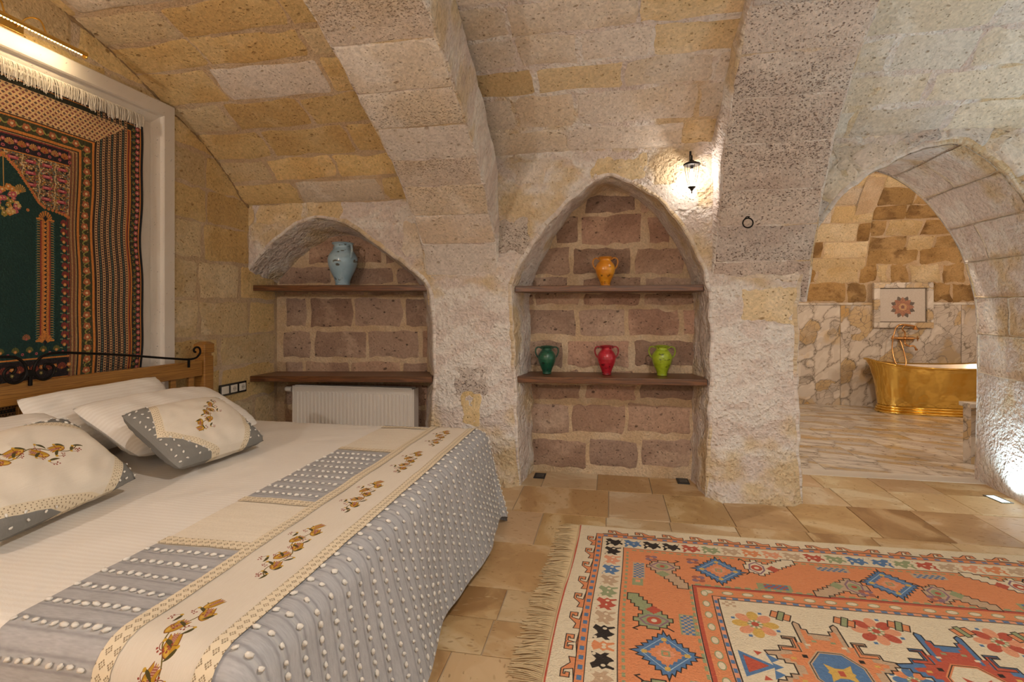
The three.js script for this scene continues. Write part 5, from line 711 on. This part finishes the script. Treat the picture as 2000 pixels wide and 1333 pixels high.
  const rest = []; spots.forEach((s, i) => { const m = mk(s, i); if (i < 300) { const t = part('tuft', geos[i % 4], tuftM, run); m.decompose(t.position, t.quaternion, t.scale); } else rest.push(geos[i % 4].clone().applyMatrix4(m)); });
  part('tufts', merged(rest), tuftM, run).userData.kind = 'stuff';

  // ---- pillows
  const pillowG = (w, h, t, seed, pinch = 0.06, n = 30) => {
    const pos = [], idx = [], uv = []; const side = (sg) => { const base = pos.length / 3; for (let j = 0; j <= n; j++) for (let i = 0; i <= n; i++) { const a = i / n * 2 - 1, b = j / n * 2 - 1, e = Math.pow(Math.max(0, (1 - Math.pow(Math.abs(a), 2.8)) * (1 - Math.pow(Math.abs(b), 2.8))), 0.44), k = 1 - pinch * (1 - a * a) * Math.pow(Math.abs(b), 3), l = 1 - pinch * (1 - b * b) * Math.pow(Math.abs(a), 3); const cr = 1 - 0.075 * Math.pow(Math.abs(a * b), 3), x = a * w / 2 * l * cr, y = b * h / 2 * k * cr; const wr = 0.012 * fbm3(x * 5 + seed, y * 5, seed * 3 + sg, 3) * e + 0.006 * Math.sin(14 * (a * b) * 2 + seed) * e * Math.pow(Math.abs(a * b), 0.8); pos.push(x, y, sg * (t / 2 * e + wr)); uv.push(i / n, j / n); } for (let j = 0; j < n; j++) for (let i = 0; i < n; i++) { const p = base + j * (n + 1) + i, q = p + 1, r = p + n + 1, s = r + 1; if (sg > 0) idx.push(p, q, s, p, s, r); else idx.push(p, s, q, p, r, s); } }; side(1); side(-1);
    let g = new THREE.BufferGeometry(); g.setAttribute('position', new THREE.Float32BufferAttribute(pos, 3)); g.setAttribute('uv', new THREE.Float32BufferAttribute(uv, 2)); g.setIndex(idx); g.computeVertexNormals(); return g;
  };
  // a pillow's frame: bottom edge centre, direction along its width (z), lean from level
  function place(t, bx, by, z, lean, yaw, roll, h) { const up = new THREE.Vector3(-Math.cos(lean), Math.sin(lean), 0), side = new THREE.Vector3(0, 0, -1), nrm = new THREE.Vector3().crossVectors(side, up); const m = new THREE.Matrix4().makeBasis(side, up, nrm), q = new THREE.Quaternion().setFromRotationMatrix(m); q.premultiply(new THREE.Quaternion().setFromAxisAngle(new THREE.Vector3(0, 1, 0), yaw)); q.multiply(new THREE.Quaternion().setFromAxisAngle(new THREE.Vector3(0, 0, 1), roll)); t.quaternion.copy(q); t.position.set(bx, by, z).addScaledVector(up, h / 2); }
  const uvM = (g, w, h) => { const u = g.attributes.uv; for (let i = 0; i < u.count; i++) u.setXY(i, u.getX(i) * w, u.getY(i) * h); return g; };
  const pil = (lab, bx, by, z, lean, yaw, roll, w, h, t, seed) => { const o = thing('pillow', lab, 'pillow', [0, 0, 0], 0, 'white bed pillows'); part('pillowcase', uvM(pillowG(w, h, t, seed), w, h), M.satin, o); place(o, bx, by, z, lean, yaw, roll, h); return o; };
  pil('white striped pillow against the headboard under the iron scroll end', -2.455, 0.60, -2.26, 0.92, 0, 0.02, 0.80, 0.385, 0.12, 1);
  pil('white striped pillow behind the smaller tilted cushion', -2.05, 0.63, -2.34, 0.46, 0, -0.05, 0.82, 0.47, 0.15, 2);
  pil('white striped pillow propped on the headboard at the far end', -2.455, 0.60, -1.40, 0.92, 0, -0.02, 0.80, 0.385, 0.12, 3);
  pil('white striped pillow behind the wide embroidered cushion', -2.07, 0.63, -1.48, 0.46, 0, 0.03, 0.82, 0.47, 0.15, 4);
  // ---- cushions: cream embroidered centre, grey tufted corners, lace between
  const cushTex = (seed, cuts, gl) => canvasTex(1024, 700, (c, W, H) => {
    const Rg = rng(seed); c.fillStyle = '#7d7a75'; c.fillRect(0, 0, W, H); for (let k = 0; k < 4000; k++) { c.globalAlpha = 0.12; c.fillStyle = Rg() < 0.5 ? '#66635e' : '#93908a'; c.fillRect(Rg() * W, Rg() * H, 2, 10 + Rg() * 40); } c.globalAlpha = 1;
    c.save(); c.beginPath(); cuts.forEach(([x, y], i) => (i ? c.lineTo(x * W, y * H) : c.moveTo(x * W, y * H))); c.closePath(); c.clip(); linenFill(c, W, H, seed); c.restore();
    c.save(); c.lineWidth = 62; c.strokeStyle = '#ddcdb2'; c.beginPath(); cuts.forEach(([x, y], i) => (i ? c.lineTo(x * W, y * H) : c.moveTo(x * W, y * H))); c.closePath(); c.stroke(); c.restore();
    const n = cuts.length; for (let i = 0; i < n; i++) { const a = cuts[i], b = cuts[(i + 1) % n], ax = a[0] * W, ay = a[1] * H, bx = b[0] * W, by = b[1] * H, L = Math.hypot(bx - ax, by - ay), m = Math.max(1, Math.round(L / 26)), nx = -(by - ay) / L, ny = (bx - ax) / L; c.fillStyle = '#8d7a60'; for (let k = 0; k < m; k++) for (const o of [-20, -7, 7, 20]) { const f = (k + (Math.abs(o) > 10 ? 0.5 : 0)) / m; c.beginPath(); c.arc(lerp(ax, bx, f) + nx * o, lerp(ay, by, f) + ny * o, 3.4, 0, 7); c.fill(); } }
    garland(c, gl[0] * W, gl[1] * H, gl[2], gl[3]);
  });
  const cush = (lab, seed, cuts, gl, args, w, h, t) => {
    const o = thing('cushion', lab, 'cushion', [0, 0, 0], 0, 'embroidered cushions'); const m = new THREE.MeshPhysicalMaterial({ map: cushTex(seed, cuts, gl), roughness: 0.95, sheen: 0.2, bumpMap: weave, bumpScale: 0.001 }); const g = pillowG(w, h, t, seed, 0.07, 34); part('cushion_cover', g, m, o);
    // tufts on the grey corners
    const Rt = rng(seed + 3), P = g.attributes.position, N = g.attributes.normal, U = g.attributes.uv, inside = (x, y) => { let s = false; for (let i = 0, j = cuts.length - 1; i < cuts.length; j = i++) { const [ax, ay] = cuts[j], [bx, by] = cuts[i]; if ((by > y) !== (ay > y) && x < (ax - bx) * (y - by) / (ay - by) + bx) s = !s; } return s; };
    const sel = new Map(), nn = 35 * 35; for (let i = 0; i < nn; i++) { const x = U.getX(i), y = 1 - U.getY(i), grow = 0.055; if (inside(0.5 + (x - 0.5) * (1 - grow), 0.5 + (y - 0.5) * (1 - grow)) || x < 0.02 || x > 0.98 || y < 0.02 || y > 0.98) continue; const gx = Math.round(x * w / 0.055), gy = Math.round(y * h / 0.034), e = Math.hypot(x * w / 0.055 - gx, y * h / 0.034 - gy); const key = gx * 100 + gy; if (!sel.has(key) || sel.get(key)[1] > e) sel.set(key, [i, e]); }
    for (const [i] of sel.values()) { const tf = part('tuft', geos[i % 4], tuftM, o); const nv = new THREE.Vector3(N.getX(i), N.getY(i), N.getZ(i)); tf.position.set(P.getX(i), P.getY(i), P.getZ(i)).addScaledVector(nv, 0.003); tf.quaternion.setFromUnitVectors(new THREE.Vector3(0, 1, 0), nv); tf.rotateY(Rt() * 3); tf.scale.setScalar(0.75); }
    place(o, ...args, h); return o;
  };
  cush('small cushion with embroidered tulips tilted against the white pillow', 31, [[0.27, -0.05], [0.80, -0.05], [0.93, 0.08], [0.98, 0.45], [0.66, 1.05], [0.42, 1.05], [0.06, 0.53]], [0.55, 0.44, -0.62, 0.95], [-1.775, 0.615, -2.14, 0.60, 0.02, -0.05], 0.57, 0.40, 0.15);
  cush('wide cushion with embroidered tulips lying against two white pillows', 37, [[0.08, -0.05], [0.55, -0.05], [0.97, 0.30], [0.97, 0.72], [0.72, 1.05], [0.05, 0.80], [-0.05, 0.5], [-0.05, 0.2]], [0.46, 0.42, 0.22, 1.15], [-1.81, 0.61, -1.42, 0.64, 0.06, 0.06], 0.62, 0.42, 0.14);
}
// ------------------------------------------------------------------ floor rug
{
  const LW = 2.96, LD = 2.20, W = 2048, H = 1522;
  const tex = canvasTex(W, H, (c) => {
    const R = rng(71), k = W / (LW * 1000);
    const C = { org: '#d98a5c', crm: '#decdb0', blu: '#5577a0', red: '#b9543f', grn: '#949b73', tan: '#bfa183', blk: '#2b221d', yel: '#d2a957', pnk: '#de9874', mau: '#8a6a78' };
    const rect = (x, y, w, h, f) => { c.fillStyle = f; c.fillRect(x, y, w, h); };
    const pl = (pts, f, s, lw = 5) => { c.beginPath(); pts.forEach((p, i) => (i ? c.lineTo(p[0], p[1]) : c.moveTo(p[0], p[1]))); c.closePath(); if (f) { c.fillStyle = f; c.fill(); } if (s) { c.strokeStyle = s; c.lineWidth = lw; c.lineJoin = 'miter'; c.stroke(); } };
    const ell = (x, y, a, b, f, r = 0) => { c.fillStyle = f; c.beginPath(); c.ellipse(x, y, a, b, r, 0, 7); c.fill(); };
    const at = (x, y, r, fn, sx = 1, sy = 1) => { c.save(); c.translate(x, y); c.rotate(r); c.scale(sx, sy); fn(); c.restore(); };
    // serrated lozenge
    const lozenge = (a, b, n, f, edge) => { const p = []; for (const [x0, y0, x1, y1] of [[0, -b, a, 0], [a, 0, 0, b], [0, b, -a, 0], [-a, 0, 0, -b]]) for (let i = 0; i < n; i++) { const u = lerp(x0, x1, i / n), v = lerp(y0, y1, i / n), u2 = lerp(x0, x1, (i + 1) / n), v2 = lerp(y0, y1, (i + 1) / n); p.push([u * 1.12, v * 1.12]); p.push([u2 * 0.94 + (u - u2) * 0.3, v2 * 0.94 + (v - v2) * 0.3]); } pl(p, f, edge, 4); };
    const star = () => { lozenge(118, 128, 6, C.blu, C.blk); lozenge(66, 72, 4, C.org); lozenge(38, 42, 3, C.pnk); pl([[-92, 0], [0, -98], [92, 0], [0, 98]], null, '#a9bccb', 3.5); for (const [x, y] of [[0, -84], [0, 84], [-78, 0], [78, 0]]) rect(x - 10, y - 10, 20, 20, C.yel); rect(-16, -16, 32, 32, C.grn); rect(-9, -9, 18, 18, C.org); };
    const checker = (x, y, nx, ny, s, a, b) => { for (let j = 0; j < ny; j++) for (let i = 0; i < nx; i++) rect(x + i * s, y + j * s, s + 0.5, s + 0.5, (i + j) % 2 ? a : b); };
    // stepped dragon: a bulging body with a ladder of steps to its tail
    const dragon = (f, eye) => {
      const e = [[-50, -120], [-20, -120], [-20, -135], [30, -135], [30, -120], [62, -120], [62, -92], [84, -92], [84, -64], [64, -64], [64, -40], [46, -40], [46, -12], [62, -12], [62, 12], [80, 12], [80, 36], [96, 36], [96, 62], [112, 62], [112, 120], [62, 120], [62, 96], [44, 96], [44, 70], [26, 70], [26, 46], [6, 46], [6, 22], [-12, 22], [-12, -4], [-34, -4], [-34, -28], [-56, -28], [-56, -52], [-76, -52], [-76, -80], [-60, -80], [-60, -100], [-50, -100]];
      pl(e, f, C.blk, 4.5); pl([[-58, -70], [-20, -112], [34, -104], [58, -72], [22, -42], [-20, -44]], null, C.mau, 8); lozenge(34, 30, 3, eye === C.grn ? C.grn : C.red); ell(0, -76, 30, 26, eye); ell(0, -76, 12, 12, eye === C.grn ? C.red : C.crm);
      c.strokeStyle = C.blk; c.lineWidth = 6; c.beginPath(); c.moveTo(54, -118); c.lineTo(84, -142); c.lineTo(66, -150); c.moveTo(-48, -116); c.lineTo(-76, -138); c.stroke();
    };
    // running beast of the animal stripe, along +x, 100 long, 100 high
    const beast = (f) => { pl([[4, 18], [30, 8], [44, 24], [60, 30], [78, 14], [98, 10], [92, 30], [84, 46], [98, 60], [96, 78], [80, 66], [70, 84], [56, 96], [46, 78], [30, 70], [22, 88], [8, 92], [14, 66], [4, 52], [18, 40]], f); ell(86, 20, 9, 8, C.crm); ell(26, 56, 8, 9, C.crm); ell(58, 52, 7, 5, f === C.blk ? C.blk : C.crm); ell(14, 90, 6, 6, f); };
    const blossom = (r, a, b) => { for (let i = 0; i < 8; i++) { const t = i / 8 * 6.283; ell(Math.cos(t) * r * 0.62, Math.sin(t) * r * 0.62, r * 0.36, r * 0.25, i % 2 ? a : b, t); } for (let i = 0; i < 8; i += 2) { const t = (i + 0.5) / 8 * 6.283; rect(Math.cos(t) * r * 0.95 - 7, Math.sin(t) * r * 0.95 - 7, 14, 14, C.blu); } for (let i = 0; i < 4; i++) at(0, 0, i * Math.PI / 4, () => rect(-r * 0.34, -4, r * 0.68, 8, C.grn)); ell(0, 0, r * 0.16, r * 0.16, C.red); };
    const medal = (fill, edge, hex, mid) => {
      const q = [[18, -225], [40, -225], [40, -250], [58, -250], [58, -285], [76, -300], [84, -285], [84, -150], [100, -150], [100, -190], [150, -190], [150, -172], [122, -172], [122, -128], [176, -128], [176, -98], [236, -88], [228, -66], [200, -66], [200, -46], [178, -46], [178, -28], [150, -28], [150, 0]];
      const full = [...q, ...[...q].reverse().map(([x, y]) => [x, -y]), ...q.map(([x, y]) => [-x, -y]), ...[...q].reverse().map(([x, y]) => [-x, y])];
      pl(full, edge, C.blk, 5); c.save(); c.scale(0.78, 0.84); pl(full, fill); c.restore(); c.save(); c.scale(0.60, 0.9); c.restore();
      for (const sx of [-1, 1]) for (const sy of [-1, 1]) { pl([[sx * 104, sy * 182], [sx * 144, sy * 182], [sx * 144, sy * 178], [sx * 114, sy * 176], [sx * 114, sy * 122], [sx * 168, sy * 120], [sx * 168, sy * 104], [sx * 100, sy * 104]], fill, C.blk, 3); rect(sx * 64 - 9, sy * 150 - 6, 18, 12, C.crm); rect(sx * 34 - 9, sy * 176 - 6, 18, 12, C.grn); rect(sx * 96 - 9, sy * 78 - 9, 18, 18, C.blk); rect(sx * 140 - 9, sy * 60 - 6, 18, 12, C.yel); }
      pl([[-40, -112], [40, -112], [92, -40], [92, 40], [40, 112], [-40, 112], [-92, 40], [-92, -40]], hex, edge === C.blu ? C.org : C.tan, 14); pl([[-40, -112], [40, -112], [92, -40], [92, 40], [40, 112], [-40, 112], [-92, 40], [-92, -40]], null, C.blk, 3);
      pl([[-46, -48], [-14, -26], [14, -26], [46, -48], [38, -10], [56, 12], [30, 48], [0, 26], [-30, 48], [-56, 12], [-38, -10]], mid); rect(-10, -14, 20, 28, C.red);
    };
    const quarter = () => {
      rect(0, 0, 1480, 1100, C.crm); rect(0, 0, 8, 1100, C.red); rect(0, 0, 1480, 5, '#c9b08a');
      const band = (d0, d1, f) => { rect(d0, d0, 1480 - d0, d1 - d0, f); rect(d0, d0, d1 - d0, 1100 - d0, f); };
      const dash = (d, w, f, len, gap) => { for (let x = d + 30; x < 1480; x += len + gap) rect(x, d, len, w, f); for (let y = d + 30; y < 1100; y += len + gap) rect(d, y, w, len, f); };
      // hooks
      const hook = () => { pl([[84, -14], [84, 128], [56, 128], [64, 96], [34, 60], [34, 18], [66, 18], [66, 44], [50, 44], [50, 34], [44, 34], [44, 56], [76, 66]], C.org, C.blk, 3.5); };
      for (let y = 130; y < 1100; y += 151) at(20, y, 0, hook); for (let x = 150; x < 1480; x += 151) at(x, 14, 0, () => { c.transform(0, 1, 1, 0, 0, 0); hook(); });
      band(103, 137, C.org); band(101, 104, C.blk); dash(112, 17, C.blu, 24, 30); band(136, 139, C.blk);
      band(139, 252, C.crm); const cyc = [C.blk, C.pnk, C.blu, C.tan, C.grn, C.red, C.tan, C.blk, C.org, C.blu, C.grn, C.red];
      for (let x = 250, i = 0; x < 1480; x += 102, i++) at(x, 146, 0, () => beast(cyc[(i * 5 + 2) % 12])); for (let y = 250, i = 0; y < 1100; y += 102, i++) at(146, y, 0, () => { c.transform(0, 1, 1, 0, 0, 0); beast(cyc[(i * 1 + (i ? 0 : 0)) % 12]); }); at(150, 146, 0, () => beast(C.blk));
      band(251, 255, C.blk); band(255, 572, C.org); dash(268, 12, C.grn, 22, 16); dash(560, 12, C.grn, 26, 18); band(574, 578, C.blk); band(578, 594, C.red); band(594, 654, C.org); band(654, 658, C.blk); band(658, 676, C.pnk); dash(660, 14, C.blu, 24, 26); band(676, 681, C.blk);
      for (let x = 640; x < 1480; x += 86) { ell(x, 624, 25, 16, C.grn); ell(x, 624, 20, 12, C.crm); } for (let y = 640; y < 1100; y += 86) { ell(624, y, 16, 25, C.grn); ell(624, y, 12, 20, C.crm); }
      rect(681, 681, 800, 370, C.crm);
      // border figures
      at(715, 415, 0, star); at(1480, 415, 0, star); at(430, 1100, 0, star);
      at(398, 820, 0, () => dragon(C.grn, C.red), -1, -1); at(446, 500, 0, () => dragon(C.tan, C.grn)); rect(303, 408, 58, 155, C.tan); checker(308, 414, 4, 12, 12, C.blu, C.tan); rect(303, 568, 50, 60, C.grn); rect(318, 578, 22, 22, C.pnk); rect(500, 830, 60, 140, C.grn); checker(506, 836, 4, 11, 12, C.blu, C.tan);
      at(980, 355, -Math.PI / 2, () => dragon(C.crm, C.red)); at(1230, 470, Math.PI / 2, () => dragon(C.tan, C.grn)); rect(870, 506, 150, 56, C.grn); checker(900, 512, 8, 3, 13, C.blu, C.red); rect(1190, 290, 150, 44, C.tan); checker(1196, 294, 10, 3, 13, C.blu, C.tan);
      for (const [x, y] of [[395, 345], [600, 340], [610, 515], [1340, 520]]) { for (let i = 0; i < 4; i++) { const a = i * Math.PI / 2 + Math.PI / 4; ell(x + Math.cos(a) * 20, y + Math.sin(a) * 20, 16, 14, i % 2 ? C.mau : '#a4614f'); } rect(x - 9, y - 9, 18, 18, C.org); }
      // field
      checker(690, 690, 4, 3, 14, C.tan, C.crm); at(800, 848, 0, () => blossom(92, C.pnk, C.yel)); at(1262, 815, 0, () => blossom(92, C.red, C.pnk));
      for (const [x, y] of [[915, 768], [1160, 770], [1365, 765]]) at(x, y, 0.35, () => { pl([[-38, -24], [38, -24], [38, 24], [-38, 24]], C.org, C.blk, 4); pl([[-12, -34], [12, -34], [12, 34], [-12, 34]], C.grn, C.blk, 4); });
      at(745, 1100, 0, () => { pl([[-40, -60], [60, 0], [-40, 60]], C.red, C.blu, 14); pl([[50, -70], [90, -40], [60, -20], [96, 0], [60, 20], [90, 40], [50, 70], [64, 0]], C.blu); pl([[10, -80], [40, -74], [20, -54]], C.red); pl([[10, 80], [40, 74], [20, 54]], C.red); });
      at(1262, 1100, 0, () => blossom(70, C.org, C.blu));
      at(1032, 1100, 0, () => medal(C.org, C.tan, C.blu, C.yel)); at(1480, 1100, 0, () => medal(C.red, C.blu, C.crm, C.red));
    };
    for (const [tx, ty, sx, sy] of [[0, 0, 1, 1], [2960, 0, -1, 1], [0, 2200, 1, -1], [2960, 2200, -1, -1]]) { c.save(); c.scale(k, k); c.translate(tx, ty); c.scale(sx, sy); c.beginPath(); c.rect(0, 0, 1480.7, 1100.7); c.clip(); quarter(); c.restore(); }
    for (let i = 0; i < 30000; i++) { c.globalAlpha = 0.055; rect(R() * W, R() * H, 2 + R() * 12, 1.5 + R() * 2, R() < 0.5 ? '#4a2a14' : '#fff0d0'); } c.globalAlpha = 1;
  });
  tex.wrapS = tex.wrapT = THREE.ClampToEdgeWrapping;
  const pile = dataTex(512, 512, (x, y) => tfbm(x * 110, y * 110, 110, 110, 711, 3) * 0.7 + 0.3 * tfbm(x * 12, y * 12, 12, 12, 715, 3), 0, false); pile.repeat.set(6, 4);
  const mat = new THREE.MeshPhysicalMaterial({ map: tex, roughness: 0.95, sheen: 0.2, sheenRoughness: 0.6, sheenColor: new THREE.Color(0x7a5f48), bumpMap: pile, bumpScale: 0.006 });
  const rug = thing('floor_rug', 'large orange and cream rug with stepped medallions and blue diamonds', 'rug', [-0.172, 0, -3.098]);
  const top = 0.014, map = (s, t) => [s - 0.042 * t + 0.006 * Math.sin(t * 5), top + 0.0015 * fbm3(s * 3, t * 3, 4, 2), t - 0.028 * s * sstep(1.0, 3.0, s) + 0.006 * Math.sin(s * 3)];
  const g = patch(map, lin(0, LW, 120), lin(0, LD, 90), { flip: true }); const uv = g.attributes.uv; for (let i = 0; i < uv.count; i++) uv.setXY(i, uv.getX(i) / LW, 1 - uv.getY(i) / LD);
  part('pile', g, mat, rug);
  const edge = []; const wool = new THREE.MeshStandardMaterial({ color: 0xcdb48c, roughness: 0.95 });
  for (const f of [(k) => map(k * LW, 0), (k) => map(k * LW, LD), (k) => map(0, k * LD), (k) => map(LW, k * LD)]) edge.push(tube(lin(0, 1, 40).map((k) => { const p = f(k); p[1] = 0.0075; return p; }), 0.0075, 100, 8));
  part('selvedge', merged(edge), wool, rug);
  part('kilim_end', merged([0, LW].map((s) => { const q = patch((a, t) => { const p = map(s, t); p[0] += (s ? 1 : -1) * a; p[1] = 0.006; return p; }, lin(0, 0.03, 2), lin(0, LD, 60), { flip: !!s === true }); return q; })), new THREE.MeshStandardMaterial({ color: 0xb9644a, roughness: 0.95, side: THREE.DoubleSide }), rug, 'red woven end');
  const R = rng(53), st = []; for (const s of [0, LW]) for (let t = 0; t < LD; t += 0.0052) { const p = map(s, t), sg = s ? 1 : -1, L = 0.075 + 0.035 * R(), b = 0.03 * n3(t * 9, s, 3) + (R() - 0.5) * 0.02; st.push(tube([[p[0] + sg * 0.005, 0.009, p[2]], [p[0] + sg * 0.032, 0.010 + R() * 0.004, p[2] + b * 0.2], [p[0] + sg * (0.032 + L * 0.55), 0.006 + R() * 0.008, p[2] + b * 0.8], [p[0] + sg * (0.03 + L), 0.004, p[2] + b + 0.01 * (R() - 0.5)]], 0.0021, 7, 5)); }
  part('fringe', merged(st), wool, rug, 'cream twisted fringe').userData.kind = 'stuff';
}
renderer.render(scene, camera);
